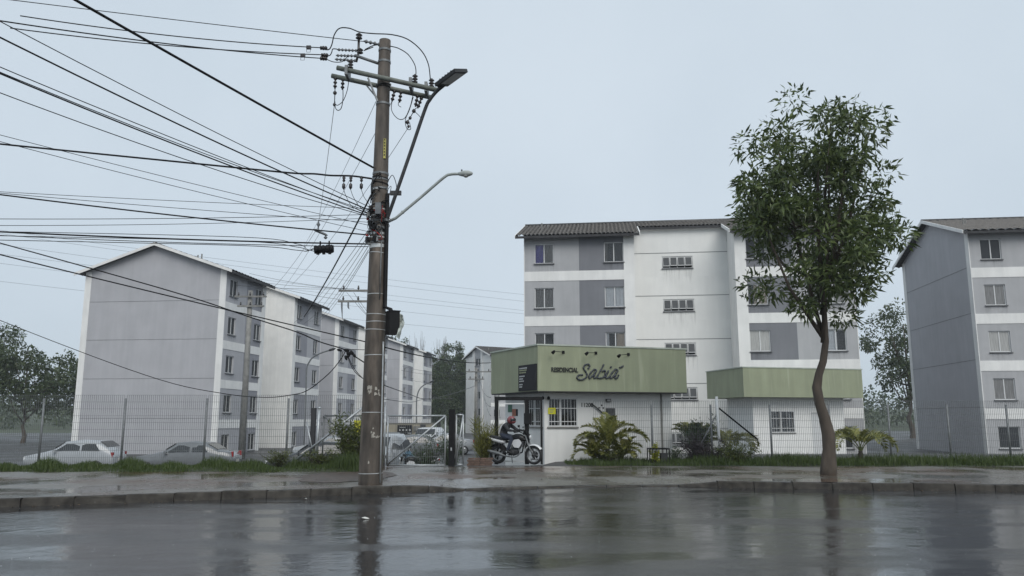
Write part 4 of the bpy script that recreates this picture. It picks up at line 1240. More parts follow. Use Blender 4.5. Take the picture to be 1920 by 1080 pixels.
# upper bracket carrying the post insulator and dead-end strings
b0 = side(zat(112), 180, 0); b1 = at(666, 104, PY)
MB().tube([b0, b1], .038, 8).build('bracket_arm', M['galv2'], pole, True, world=True)
MB().tube([at(673, 68, PY), at(672, 100, PY), at(668, 116, PY)], .03, 8).build('bracket_stem', M['porc'], pole, True, world=True)
def shed(p, d, L, r, n, m='porc', nm='insulator'):
    d = Vector(d).normalized(); prof = []
    for k in range(n):
        h = L * k / n; prof += [(h, r * .42), (h + L / n * .35, r), (h + L / n * .55, r * .9), (h + L / n * .75, r * .42)]
    prof.append((L, r * .42))
    return MB().lathe(p, d, prof, 10).build(nm, M[m], pole, True, world=True)
shed(at(673, 74, PY), UP, .16, .085, 2)
shed(at(675, 101, PY), UP, .14, .08, 2)
for (p, q, n, r) in ((at(670, 95, PY), at(632, 93, PY), 6, .04), (at(668, 105, PY), at(630, 104, PY), 6, .04), (at(668, 114, PY), at(628, 111, PY), 6, .04),
                     (at(714, 84, PY), at(682, 77, PY), 4, .05)):
    shed(p, q - p, (q - p).length, r, n, 'porcg')
# insulators and cut-outs on the crossarms
for (u, v, d) in ((657, 125, PY - .22), (778, 152, PY - .28), (809, 160, PY - .28)):
    shed(at(u, v + 4, d), UP, .22, .07, 3)
for (u, v, d, uu, vv) in ((629, 150, PY + .26, 628, 166), (643, 152, PY + .26, 642, 168), (740, 174, PY + .2, 735, 190), (752, 176, PY + .2, 749, 192), (783, 183, PY + .2, 779, 200), (791, 187, PY + .2, 783, 203)):
    p = at(u, v - 5, d); q = at(uu, vv, d)
    shed(p, q - p, (q - p).length, .05, 3)
for (u, v, d) in ((652, 137, PY - .1), (771, 160, PY - .1), (800, 168, PY - .1)):
    MB().obox(at(u, v, d), (.035, 0, 0), (0, .2, 0), (0, 0, .12)).build('clamp', M['galv2'], pole, world=True)
# jumpers between the insulators
def jumper(pts, r=.014, m='rubber', nm='jumper_wire'):
    return MB().tube(smoothline(pts, 7), r, 6).build(nm, M[m], pole, True, world=True)
D = PY - .05
jumper([at(u, v, D) for u, v in ((603, 91), (616, 93), (622, 84), (627, 65), (637, 53), (655, 53), (674, 60), (700, 63), (735, 65), (765, 74), (790, 95), (803, 120), (807, 150), (808, 160))])
jumper([at(u, v, D) for u, v in ((610, 104), (618, 104), (622, 98), (624, 92), (632, 92))], .012)
jumper([at(u, v, D) for u, v in ((724, 85), (734, 87), (748, 91), (765, 102), (777, 120), (780, 135), (778, 150))], .012)
jumper([at(u, v, D) for u, v in ((612, 111), (625, 116), (640, 116), (648, 110), (653, 104))], .010)
jumper([at(u, v, PY + .2) for u, v in ((643, 166), (643, 185), (640, 202), (634, 207), (629, 202), (628, 190))], .010)
jumper([at(u, v, PY + .1) for u, v in ((654, 140), (652, 165), (644, 188), (634, 197), (629, 196))], .009)
jumper([at(u, v, PY + .1) for u, v in ((735, 190), (734, 205), (740, 217), (750, 224), (760, 220), (769, 200), (774, 180))], .009)
jumper([at(u, v, PY + .1) for u, v in ((775, 182), (768, 205), (760, 225), (763, 241), (770, 242), (768, 230))], .009)
jumper([at(u, v, PY + .1) for u, v in ((776, 208), (785, 216), (792, 225))], .008)
jumper([at(u, v, D) for u, v in ((700, 88), (690, 92), (682, 95))], .012)
jumper([at(u, v, D) for u, v in ((660, 110), (658, 124))], .01)
jumper([at(u, v, PY + .15) for u, v in ((628, 164), (628, 174), (627, 197))], .011)
jumper([at(u, v, PY + .12) for u, v in ((781, 202), (776, 208), (769, 221), (764, 229), (766, 238))], .010)
jumper([at(u, v, D) for u, v in ((748, 190), (747, 197), (752, 201))], .008)
jumper([at(u, v, D) for u, v in ((708, 84), (698, 86), (684, 93))], .012)
for (u, v, s_) in ((628, 174, .05), (627, 196, .04), (776, 208, .05), (769, 221, .04), (764, 229, .05), (766, 237, .035)):
    MB().lathe(at(u, v, PY + .1) - UP * s_, UP, [(0, .02), (s_ * .5, s_ * .9), (s_ * 1.2, s_), (s_ * 2, .015)], 8).build('wedge_clamp', M['porc'], pole, True, world=True)
# tangle of splices, loops and boxes half way up
rt = random.Random(21)
for k in range(34):
    v = rt.uniform(338, 462); z = zat(v); a = rt.uniform(150, 330)
    p0 = side(z, a, .02); p1 = side(z + rt.uniform(-.3, .3), a + rt.uniform(-70, 70), rt.uniform(.03, .09)); p2 = side(z + rt.uniform(-.35, .2), a + rt.uniform(-90, 90), .02)
    MB().tube(smoothline([p0, (p0 + p1) / 2 + V2(0, -.05, .04), p1, p2], 5), rt.choice((.007, .009, .012)), 5).build('splice_wire', M[rt.choice(('rubber', 'rubber', 'wire', 'wire', 'red' if k % 3 == 0 else 'rubber'))], pole, True, world=True)
for k in range(20):
    v = rt.uniform(385, 455); z = zat(v); a = rt.uniform(165, 215) if k % 2 else rt.uniform(220, 320)
    p = side(z, a, rt.uniform(.02, .08)); s_ = rt.uniform(.02, .05)
    MB().obox(p, V2(math.cos(R(a)), math.sin(R(a))) * s_, V2(-math.sin(R(a)), math.cos(R(a))) * s_ * .8, UP * s_ * rt.uniform(.6, 1.6)).build('splice_box', M[rt.choice(('black', 'porc', 'galv2', 'red'))], pole, world=True)
MB().tube(smoothline([side(zat(336), -10, .0), side(zat(325), -10, .12), side(zat(345), 5, .2), side(zat(358), -5, .14), side(zat(360), -20, .02)], 6), .009, 5).build('cable_loop', M['rubber'], pole, True, world=True)
MB().box(PX + .0, PX + .13, PY - .42, PY - .26, zat(405), zat(384)).build('splice_box', M['porcg'], pole, world=True)
# control box with torn clear bag
p = at(736, 606, PY - .25)
cbx = MB().obox(p, (.105, .05, 0), (-.07, .14, 0), (0, 0, .26)).build('control_box', M['black'], pole, world=True)
o = MB().obox(p + V2(0, -.0, .265), (.115, .055, 0), (-.08, .155, 0), (0, 0, .012)).build('lid', M['black'], cbx); o.data.transform(INV[pole.name])
mb = MB(); r_ = random.Random(3); nu, nv = 8, 12; Vv = []
for j in range(nv + 1):
    for i in range(nu + 1):
        a = i / nu; b = j / nv
        w = .16 * (1 - abs(b - .35) * 1.3) + .02
        Vv.append(p + V2(.11, .04, .25 - .56 * b) + V2(w * a + r_.uniform(-.012, .012), -.08 + .16 * math.sin(a * 3 + b * 4) * .6 + r_.uniform(-.015, .015), r_.uniform(-.012, .012) - .06 * a))
mb.add(Vv, [(j * (nu + 1) + i, j * (nu + 1) + i + 1, (j + 1) * (nu + 1) + i + 1, (j + 1) * (nu + 1) + i) for j in range(nv) for i in range(nu)])
o = mb.build('torn_bag', M['plastic'], cbx); o.data.transform(INV[pole.name])

# ------------------------------------------------------------------ lamps on the pole
t = thing('street_lamp', 'large square LED street lamp on a long dark arm clamped to the pole', 'street lamp', side(zat(420), -30, .05))
pts = smoothline([side(zat(415), -40, .06), at(742, 365, PY - .3), at(768, 290, PY - .36), at(797, 205, PY - .45), at(806, 187, PY - .5), at(818, 172, PY - .55), at(832, 160, PY - .6)], 6)
MB().tube(pts, .042, 10).build('arm', M['lampg'], t, True, world=True)
MB().obox(at(742, 362, PY - .26), (.13, 0, 0), (0, .035, 0), (0, 0, .05)).build('clamp', M['lampg'], t, world=True)
hb = at(826, 160, PY - .55)
hd = (at(863, 133, PY - 1.15) - hb).normalized(); hs = hd.cross(UP).normalized(); hu = hs.cross(hd)
hs = (hs * .96 - hu * .28).normalized(); hu = hs.cross(hd)
mb = MB().obox(hb + hd * .42, hd * .40, hs * .19, hu * .04)
hd_o = mb.build('lamp_head', M['lampg'], t, world=True)
def sub(mb, nm, m, par, root, sm=False):
    o = mb.build(nm, M[m], par, sm); o.data.transform(INV[root.name]); return o
sub(MB().obox(hb + hd * .47 - hu * .045, hd * .29, hs * .15, hu * .006), 'lens', 'porcg', hd_o, t)
for k in range(5):
    sub(MB().obox(hb + hd * (.2 + k * .11) + hu * .055, hd * .012, hs * .16, hu * .018), 'cooling_fin', 'lampg', hd_o, t)
sub(MB().tube([hb - hd * .05, hb + hd * .1], .07, 10), 'socket', 'lampg', hd_o, t, True)
t = thing('street_lamp', 'small pale cobra head street lamp on a bent grey arm', 'street lamp', side(zat(413), -30, .05))
pts = [side(zat(416), -30, .0)] + smoothline([at(742, 409, PY - .3), at(790, 369, PY - .38), at(832, 333, PY - .5), at(845, 327, PY - .52), at(862, 326, PY - .55)], 6)
MB().tube(pts, .034, 10).build('arm', M['lamppale'], t, True, world=True)
p = at(861, 326, PY - .55); q = at(888, 325, PY - .62); d = (q - p).normalized()
hd_o = MB().lathe(p - d * .02, d, [(0, .035), (.06, .055), (.14, .075), (.24, .07), (.32, .04), (.345, .01)], 12).build('lamp_head', M['lamppale'], t, True, world=True)
sub(MB().lathe(p + d * .16 - UP * .03, -UP, [(0, .06), (.04, .055), (.06, .03)], 10), 'lens', 'lens', hd_o, t, True)
sub(MB().tube([p + d * .06 + UP * .05, p + d * .06 + UP * .1], .018, 8), 'photocell', 'lampg', hd_o, t, True)
MB().obox(at(755, 398, PY - .3), (.03, 0, 0), (0, .03, 0), (0, 0, .03)).build('clamp', M['galv2'], t, world=True)
# ------------------------------------------------------------------ distant poles and lamp posts
def far_pole(label, u, d, vtop, zb, arms, r=.14):
    b = at(u, vtop, d); t = thing('utility_pole', label, 'utility pole', (b.x, d, zb))
    MB().tube([V2(b.x, d, zb - .1), V2(b.x, d, b.z)], [r * 1.5, r], 12).build('shaft', M['greyconc'], t, True, world=True)
    for (ua, ub, v) in arms:
        MB().bar(at(ua, v, d - r - .06), at(ub, v, d - r - .06), .09, .11).build('crossarm', M['greyconc'], t, world=True)
        for k in range(3):
            uu = ua + (ub - ua) * (.12 + .36 * k / 1.0 if k < 2 else .9)
            p = at(uu, v, d - r - .06) + UP * .06
            MB().lathe(p, UP, [(0, .025), (.05, .06), (.10, .06), (.14, .03), (.18, .05), (.22, .02)], 8).build('insulator', M['porc'], t, True, world=True)
    return t
far_pole('second utility pole hidden behind the first, only its crossarms showing', 707, 42.0, 528, lotz(-7, 42), ((635, 712, 545), (634, 712, 565)))
for (u0, v0, u1, v1) in ((641, 567, 642, 600), (653, 567, 655, 580)):
    single(MB().tube([at(u0, v0, 41.7), at(u0, v0 + 9, 41.7), at(u1, v1, 41.7)], [.05, .05, .012], 6), 'fuse_cutout', M['porcg'],
           ('left' if u0 < 650 else 'right') + ' one of the two fuse cutouts hanging from the crossarm of the hidden pole', 'insulator', 'fuse cutouts on the far crossarm')
far_pole('thin utility pole in the car park in front of the distant gabled block', 893, 76.0, 690, -1.2, ((874, 921, 697), (878, 908, 711)), .13)
far_pole('concrete utility pole beyond the left edge of the frame', 470, 50.0, 545, lotz(-16, 50), ((440, 500, 556), (445, 495, 574)), .15)
def lamp_post(label, ub, d, zb, pts, r=.05):
    P = [at(u, v, d) for u, v in pts]; base = V2(P[0].x, d, zb)
    t = thing('lamp_post', label, 'lamp post', base, 0, 'curved lamp posts in the car park')
    MB().tube([base - UP * .1] + smoothline(P, 6), r, 8).build('mast', M['galv2'], t, True, world=True)
    dd = (P[-1] - P[-2]).normalized()
    MB().lathe(P[-1] - dd * .05, dd, [(0, .04), (.1, .08), (.35, .09), (.5, .03)], 8).build('lamp_head', M['lampg'], t, True, world=True)
lamp_post('curved lamp post in front of the nearest left apartment block', 574, 52.0, -1.2, ((573, 760), (574, 720), (575, 692), (579, 680), (588, 669), (604, 661), (617, 657)))
lamp_post('curved lamp post in front of the farthest left apartment block', 781, 80.0, -1.2, ((781, 800), (781, 760), (782, 744), (786, 731), (795, 722), (806, 717)), .06)

# ------------------------------------------------------------------ overhead cables
def cable(label, pts, r=.012, sag=0.0, m='rubber', group=None, n=18, name='overhead_cable', smooth=False):
    P = hang(pts[0], pts[1], sag, n) if len(pts) == 2 else (smoothline(pts, 6) if smooth else [Vector(p) for p in pts])
    return single(MB().tube(P, r, 6), name, M[m], label, 'cable', group, True, org=P[0])
def ext(p, q, k):  # carry the line p->q on to k times its length
    return p + (q - p) * k
D = PY
def run(u0, v0, u1, v1, d1, k, r, label, sag=.12, m='rubber', group=None, z0=None, deg=195):
    """from the pole at image height v0 through image point (u1,v1) at depth d1, carried on by k"""
    p = side(zat(v0), deg, .02) if u0 is None else at(u0, v0, D)
    return cable(label, [p, ext(p, at(u1, v1, d1), k)], r, sag, m, group)
run(684, 78, 555, 62, 17.6, 9, .009, 'topmost thin wire leaving the pole head towards the left', .05)
run(612, 90, 555, 84, 17.8, 9, .012, 'upper of the three insulated high voltage lines at the pole top', .1)
run(614, 103, 555, 98, 17.8, 9, .012, 'middle of the three insulated high voltage lines at the pole top', .1)
run(612, 110, 555, 103, 17.4, 9, .012, 'lowest of the three insulated high voltage lines at the pole top', .1)
for i, (u, v, d_) in enumerate(((607, 90, 'upper'), (609, 103.5, 'middle'), (607, 109.5, 'lowest'))):
    p = at(u, v, PY)
    single(MB().lathe(p - V2(.09, 0, 0), V2(1, 0, -.03), [(0, .02), (.01, .05), (.04, .05), (.05, .03), (.07, .055), (.1, .055), (.11, .03), (.13, .055), (.16, .05), (.18, .02)], 8),
           'dead_end_clamp', M['porc'], 'ribbed dead end clamp on the %s high voltage line left of the pole top' % d_, 'clamp', 'dead end clamps', True)
for (u, v, w) in ((579, 89, 'upper'), (568, 104, 'lowest')):
    p = at(u, v, 17.85); mb = MB()
    mb.obox(p, (.055, 0, 0), (0, .03, 0), (0, 0, .04)); mb.tube([p + V2(-.05, 0, -.04), p + V2(-.05, 0, -.12), p + V2(.04, 0, -.12), p + V2(.04, 0, -.04)], .006, 4)
    single(mb, 'line_connector', M['porc'], 'small connector with wire stirrup on the %s high voltage line' % w, 'connector', 'line connectors')
run(None, 312, 555, 230, 15.9, 8, .024, 'thick black cable rising steeply from the pole to the upper left', .1, deg=215)
# sagging low voltage bundle with hanging clamps
P = [side(zat(331), 190, .02)] + [at(u, v, D) for u, v in ((660, 330), (620, 329), (590, 326), (555, 325), (480, 318), (300, 300), (-200, 250))]
cable('thick twisted cable running level to the left below the yellow plate', P, .022, smooth=True)
for (u, nme) in ((645, 'left'), (658, 'middle'), (678, 'right')):
    mb = MB(); p = at(u, 332, D)
    mb.lathe(p - UP * .12, UP, [(0, .015), (.03, .04), (.06, .025), (.10, .045), (.14, .02)], 8).lathe(p - UP * .3, UP, [(0, .015), (.04, .04), (.12, .04), (.15, .012)], 8).tube([p - UP * .15, p - UP * .1], .008, 5)
    single(mb, 'tap_connector', M['porc'], '%s one of three tap connectors under the twisted level cable' % nme, 'connector', 'tap connectors under the twisted cable', True)
    jp = smoothline([p - UP * .3, p + V2(.08, 0, -.5), p + V2(.25, -.05, -.75), side(zat(400), 200, .02)], 6)
    cable('tap wire drooping from the %s tap connector to the pole' % nme, jp, .007)
fan = 'wires fanning from the cable tangle to the left'
ORD = ('topmost', 'second', 'third', 'fourth', 'fifth', 'lowest')
FT = '%s of six wires fanning up from the cable tangle to the left frame edge'
for k, (v0, v1, d1, r) in enumerate(((386, 313, 16.2, .008), (392, 322, 16.2, .014), (394, 335, 16.3, .008), (398, 340, 16.3, .008), (402, 344, 16.4, .013), (404, 351, 16.4, .008))):
    run(None, v0, 555, v1, d1, 8, r, FT % ORD[k], .25 + .08 * (k % 3), group=fan)
FL2 = '%s at the pole of six thin wires running nearly level to the left'
for k, (v0, v1, r) in enumerate(((388, 383, .006), (399, 401, .007), (406, 408, .006), (414, 404, .006), (420, 386, .006), (432, 397, .006))):
    run(None, v0, 555, v1, 17.6 - .15 * k, 9, r, FL2 % ORD[k], .1 + .05 * (k % 3), group='level wires from the cable tangle')
run(None, 438, 555, 423, 17.5, 9, .016, 'thick black cable leaving the tangle just above the splice canister', .15)
run(None, 455, 555, 451, 17.7, 9, .018, 'thick cable carrying the black splice canister', .12)
run(None, 460, 555, 456, 17.7, 9, .009, 'slim cable just under the one that carries the splice canister', .14)
# splice canister
ca_, cb_ = at(589, 468, 17.7), at(626, 466.5, 17.75)
t = thing('splice_canister', 'black ribbed splice canister hanging from a cable left of the pole', 'splice canister', (ca_ + cb_) / 2 - UP * .1)
d = (cb_ - ca_).normalized(); L = (cb_ - ca_).length
prof = [(0, .03)]
for k in range(5): prof += [(L * (k + .05) / 5, .095), (L * (k + .6) / 5, .10), (L * (k + .7) / 5, .085), (L * (k + .95) / 5, .085)]
prof += [(L, .04)]
MB().lathe(ca_, d, prof, 14).build('body', M['black'], t, True, world=True)
for f in (.3, .75):
    q = ca_ + d * L * f; MB().bar(q + UP * .08, q + UP * .19, .03).build('hanger', M['black'], t, world=True)
for k in range(3):
    q = ca_ + d * L * (.2 + .3 * k); MB().obox(q - UP * .1, d * .03, V2(0, .03, 0), UP * .02).build('latch', M['black'], t, world=True)
for k, dv in enumerate((-2, 0, 2)):
    cable(('upper', 'middle', 'lower')[k] + ' tail cable curving out of the left end of the splice canister', smoothline([ca_ + UP * .02 * dv, at(575, 469 + dv, 17.7), at(555, 463 + 3 * dv, 17.6), at(440, 452 + 4 * dv, 17.4), at(-100, 440 + 4 * dv, 17)], 6), .008, group='tails of the splice canister')
# lines running away to the pole beyond the left edge
far = lambda u, v: at(u, v, 49.8)
run(627, 197, 597, 418, 30.0, 1.0, .007, 'steep thin line dropping away from the left end of the crossarm', .15, 'wire')
p = at(597, 425, 30)
cable('thin line carrying on from the hanging line insulators to the far left pole', [p, far(494, 556)], .008, .3, 'wire')
mb = MB().lathe(p - UP * .2, UP, [(0, .03), (.05, .07), (.1, .03), (.2, .03), (.28, .08), (.36, .03), (.42, .03)], 8)
mb.lathe(p + V2(.25, .2, -.45), UP, [(0, .03), (.06, .08), (.12, .03), (.2, .02)], 8).lathe(p + V2(-.2, 0, -.1), V2(1, .3, -.4), [(0, .02), (.1, .06), (.5, .05), (.6, .02)], 6)
single(mb, 'line_insulator', M['porcg'], 'cluster of grey line insulators hanging in mid air left of the pole', 'insulator', None, True)
run(735, 190, 590, 440, 31.0, 1.9, .007, 'thin line passing behind the pole from the middle of the crossarm', .3, 'wire')
run(765, 240, 650, 395, 25.5, 2.9, .007, 'thin line passing behind the pole from the right end of the crossarm', .3, 'wire')
run(705, 190, 640, 320, 24.0, 3.2, .006, 'thin line dropping to the left from the crossarm braces', .2, 'wire')
# heavy drop and thin drops towards the lower left
run(None, 362, 600, 540, 26.0, 1.5, .022, 'thick black drop cable falling from the pole to the lower left', .15, deg=190)
DR = '%s at the pole of six thin drop wires falling to the lower left'
for k, (v0, u1, v1) in enumerate(((425, 578, 572), (437, 583, 575), (446, 592, 578), (458, 600, 578), (466, 603, 580), (470, 606, 582))):
    run(None, v0, u1, v1, 36 + k, 1.6, .007, DR % ORD[k], .2 + .05 * k, 'wire', 'drop wires to the lower left')
# lines between the hidden pole and the left
HP = '%s from the left of four faint lines leaving the hidden crossarms leftwards'
for k, (u0, v0, v1) in enumerate(((640, 541, 527), (652, 541, 533), (664, 541, 538), (640, 562, 544))):
    a = at(u0, v0, 41.7); b = at(555, v1, 43)
    cable(HP % ('first', 'second', 'third', 'fourth')[k], [a, ext(a, b, 2.1)], .010, .1, 'wire', 'lines of the hidden pole')
for k, (u0, v0, u1, v1) in enumerate(((650, 548, 694, 597), (663, 548, 694, 590), (672, 568, 700, 604))):
    cable(('left', 'middle', 'right')[k] + ' thin stay wire slanting down from the hidden crossarms behind the pole', [at(u0, v0, 41.7), ext(at(u0, v0, 41.7), at(u1, v1, 41.9), 1.2)], .010, .05, 'wire', 'stay wires of the hidden pole')
# cables crossing in front of the left blocks
a = at(704, 645, PY + .3); b = at(555, 607, 17.4)
cable('upper of two black cables crossing the left apartment blocks', [a, ext(a, b, 9)], .013, .12)
a = at(700, 690, PY + .3)
cable('lower knotted black cable crossing the left apartment blocks', [at(700, 690, PY), at(690, 684, PY), at(668, 670, 18), at(645, 655, 18), at(600, 641, 18), at(555, 622, 18), at(470, 595, 18), at(300, 540, 18), at(-200, 400, 18)], .015, smooth=True)
cable('cable looping down to the left below the knot', [at(648, 658, 18), at(640, 672, 18.2), at(622, 695, 18.6), at(600, 715, 19), at(578, 731, 19.5), at(555, 739, 20), at(500, 745, 21), at(420, 738, 22), at(300, 712, 23), at(100, 640, 24), at(-200, 520, 25)], .011, smooth=True)
for k in range(2):
    cable(('left', 'right')[k] + ' slack wire looping from the knot down to the pole', [at(650, 659, 18), at(656 + 2 * k, 680, 18), at(668 + 3 * k, 700, 18.05), at(690, 716 + 2 * k, 18.05)], .008, smooth=True, group='slack wires below the knot')
cable('short level wire from the knot to the pole', [at(645, 655, 18), at(692, 656, 18.0)], .008)
kn = MB(); r_ = random.Random(5)
for k in range(9):
    c = at(646 + r_.uniform(-5, 16), 657 + r_.uniform(-2, 10), 18)
    kn.lathe(c, V2(r_.uniform(-1, 1), 0, r_.uniform(-1, .2)), [(0, .01), (.02, .03), (.08, .035), (.12, .01)], 6)
single(kn, 'cable_knot', M['rubber'], 'knot of black connectors where cables meet before the middle left block', 'connector', None, True)
# from the pole to the gatehouse canopy and across the drive
ce = S3 + UP * 3.72 + V2(-.02, 0, 0)
cable('black service cable running from the pole to the green canopy', [side(zat(650), -10, .01), ce], .015, .12)
cable('slack grey cable drooping from the pole across the entrance', [side(zat(722), -10, .01), at(765, 738, 24), at(800, 748, 28), at(850, 738, 32), at(895, 722, 40)], .011, smooth=True, m='wire')
cable('faint slack wire sagging low over the gate', [side(zat(748), -10, .01), at(770, 754, 24), at(800, 748, 28), at(850, 747, 36)], .008, smooth=True, m='wire')
# wires of the thin car park pole
for k, (v0, u1, v1) in enumerate(((697, 815, 690), (700, 812, 697), (711, 830, 716))):
    a = at(876, v0, 75.8); cable(('top', 'middle', 'bottom')[k] + ' faint wire leaving the thin car park pole to the left', [a, at(u1 - 60, v1 - 3, 80)], .012, .3, 'wire', 'wires of the thin car park pole')
for k, (v0, v1) in enumerate(((697, 703), (711, 735), (711, 748))):
    a = at(897 + 4 * k, v0, 75.8); cable(('upper', 'middle', 'lower')[k] + ' slack wire from the thin car park pole to the gatehouse', [a, S3 + UP * (2.4 - .35 * k) + V2(-.01, 0, 0)], .010, .6, 'wire', 'slack wires beside the gatehouse')
# high transmission lines far away
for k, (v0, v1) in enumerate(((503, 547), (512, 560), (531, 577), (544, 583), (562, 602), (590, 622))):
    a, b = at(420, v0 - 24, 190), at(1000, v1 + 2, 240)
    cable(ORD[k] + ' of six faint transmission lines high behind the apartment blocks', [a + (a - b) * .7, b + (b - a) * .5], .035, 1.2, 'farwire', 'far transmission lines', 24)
# ------------------------------------------------------------------ motorcycle and rider
def wheel(parent, x, z, r, w, front):
    mb = MB(); n = 28; V = []; F = []; m = 8
    for i in range(n):
        a = 2 * math.pi * i / n; c = V2(math.cos(a), 0, math.sin(a))
        for j in range(m):
            b = 2 * math.pi * j / m
            rr = r - w / 2 + w / 2 * math.cos(b)
            V.append(V2(x, 0, z) + c * rr + V2(0, w / 2 * math.sin(b), 0))
    for i in range(n):
        for j in range(m):
            F.append((i * m + j, ((i + 1) % n) * m + j, ((i + 1) % n) * m + (j + 1) % m, i * m + (j + 1) % m))
    o = mb.add(V, F).build('wheel', M['tyre'], parent, True)
    mb = MB()
    ring = [V2(x + (r - w * .95) * math.cos(2 * math.pi * k / 24), 0, z + (r - w * .95) * math.sin(2 * math.pi * k / 24)) for k in range(25)]
    mb.tube(ring, .022, 6, False)
    for k in range(6):
        a = math.pi * k / 3; mb.bar(V2(x, 0, z) + V2(math.cos(a), 0, math.sin(a)) * .04, V2(x, 0, z) + V2(math.cos(a), 0, math.sin(a)) * (r - w), .022, .03, (0, 1, 0))
    mb.build('rim', M['rim'], o, True)
    mb = MB().lathe((x, -.07, z), (0, 1, 0), [(0, .03), (.02, .05), (.12, .05), (.14, .03)], 12)
    if front: mb.lathe((x, .075, z), (0, 1, 0), [(0, .12), (.006, .12)], 18)
    mb.build('hub', M['lampg'], o, True)
    return o
def motorcycle(label, x, y, z, rz, paint='carwhite'):
    t = thing('motorcycle', label, 'motorcycle', (x, y, z), rz)
    wb = 1.30; r = .30
    wheel(t, 0, r, r, .11, False); wheel(t, wb, r, r, .09, True)
    mb = MB()
    for s in (-1, 1):
        mb.tube([(wb, s * .085, r), (wb - .16, s * .085, .62), (wb - .26, s * .085, .92)], [.024, .026, .022], 8)
    mb.build('fork', M['galv2'], t, True)
    # mudguard hugging the front tyre
    def guard(cx, r0, a0, a1, w, nm, m):
        mb = MB(); n = 12; V = []
        for i in range(n + 1):
            a = R(a0 + (a1 - a0) * i / n); c = V2(math.cos(a), 0, math.sin(a))
            for yy, dr in ((-w, -.03), (-w * .75, .005), (0, .015), (w * .75, .005), (w, -.03)):
                V.append(V2(cx, yy, r) + c * (r0 + dr))
        F = [(i * 5 + j, i * 5 + j + 1, i * 5 + j + 6, i * 5 + j + 5) for i in range(n) for j in range(4)]
        return mb.add(V, F).build(nm, m, t, True)
    guard(wb, .335, 35, 165, .075, 'mudguard', M[paint]); guard(0, .345, 20, 140, .085, 'mudguard', M['black'])
    # frame, engine, exhaust
    mb = MB()
    mb.tube([(wb - .27, 0, .88), (wb - .42, 0, .78), (.45, 0, .70), (.1, 0, .72), (-.25, 0, .82)], .03, 8)
    mb.tube([(wb - .32, 0, .76), (wb - .42, 0, .38), (.55, 0, .28)], .026, 8)
    for s in (-1, 1): mb.tube([(0, s * .09, r), (.42, s * .09, .36), (.5, s * .05, .62)], .022, 8)
    mb.build('frame', M['black'], t, True)
    mb = MB().obox((.60, 0, .40), (.16, 0, .02), (0, .11, 0), (0, 0, .11)).lathe((.70, 0, .44), (.5, 0, .8), [(0, .075), (.05, .085), (.06, .07), (.09, .085), (.10, .07), (.13, .085), (.14, .07), (.2, .06)], 10)
    mb.lathe((.56, -.145, .38), (0, 1, 0), [(0, .06), (.02, .09), (.27, .09), (.29, .06)], 12)
    mb.build('engine', M['lampg'], t, True)
    mb = MB().tube(smoothline([(.78, -.06, .5), (.84, -.1, .36), (.7, -.13, .24), (.35, -.15, .26), (.1, -.17, .34), (-.28, -.18, .42)], 4), [.022] * 13 + [.035, .045, .05, .05, .05, .05, .048, .04], 8)
    mb.build('exhaust', M['galv2'], t, True)
    for s in (-1, 1): MB().tube([(.02, s * .12, .36), (.12, s * .12, .66)], [.035, .03], 8).build('shock_absorber', M['black'], t, True)
    # tank: lofted body
    def loft(secs, nm, m):
        mb = MB(); V = []; k = 12
        for (x_, zc, hw, hh) in secs:
            for i in range(k):
                a = 2 * math.pi * i / k; ca, sa = math.cos(a), math.sin(a)
                V.append(V2(x_, hw * math.copysign(abs(ca) ** .75, ca), zc + hh * math.copysign(abs(sa) ** .75, sa)))
        n = len(secs)
        F = [(i * k + j, i * k + (j + 1) % k, (i + 1) * k + (j + 1) % k, (i + 1) * k + j) for i in range(n - 1) for j in range(k)] + [tuple(range(k)), tuple(range((n - 1) * k, n * k))]
        return mb.add(V, F).build(nm, m, t, True)
    loft([(.42, .80, .06, .05), (.50, .82, .11, .09), (.65, .84, .155, .12), (.82, .84, .15, .12), (.95, .82, .09, .08), (1.0, .82, .04, .04)], 'fuel_tank', M['motoblack'])
    loft([(.46, .80, .07, .03), (.36, .79, .12, .045), (.15, .80, .135, .05), (-.1, .85, .125, .05), (-.28, .88, .09, .04), (-.34, .89, .04, .02)], 'seat', M['jacket'])
    loft([(.30, .70, .12, .05), (.1, .72, .13, .07), (-.15, .77, .12, .065), (-.35, .84, .07, .04), (-.42, .86, .03, .02)], 'tail_fairing', M[paint])
    for s in (-1, 1):
        loft_s = [(wb - .36, .68, .01, .02), (wb - .45, .66, .012, .14), (wb - .62, .66, .012, .12), (wb - .7, .68, .01, .03)]
        mb = MB(); V = []
        for (x_, zc, hw, hh) in loft_s: V += [V2(x_, s * (.17 - hw), zc - hh), V2(x_, s * (.17 + hw), zc - hh), V2(x_, s * (.17 + hw), zc + hh), V2(x_, s * (.17 - hw), zc + hh)]
        F = [(i * 4 + j, i * 4 + (j + 1) % 4, i * 4 + 4 + (j + 1) % 4, i * 4 + 4 + j) for i in range(3) for j in range(4)] + [(0, 1, 2, 3), (12, 13, 14, 15)]
        mb.add(V, F).build('side_shroud', M[paint], t)
    # headlamp, instruments, handlebar, mirrors, indicators
    hl = MB().lathe((wb - .28, 0, .88), (1, 0, -.12), [(0, .05), (.03, .085), (.12, .095), (.15, .08)], 14).build('headlamp', M['black'], t, True)
    MB().lathe((wb - .125, 0, .862), (1, 0, -.12), [(0, .078), (.02, .06), (.03, .02)], 14).build('lens', M['head'], hl, True)
    MB().obox((wb - .30, 0, 1.0), (.05, 0, .04), (0, .09, 0), (-.02, 0, .03)).build('instrument', M['black'], t)
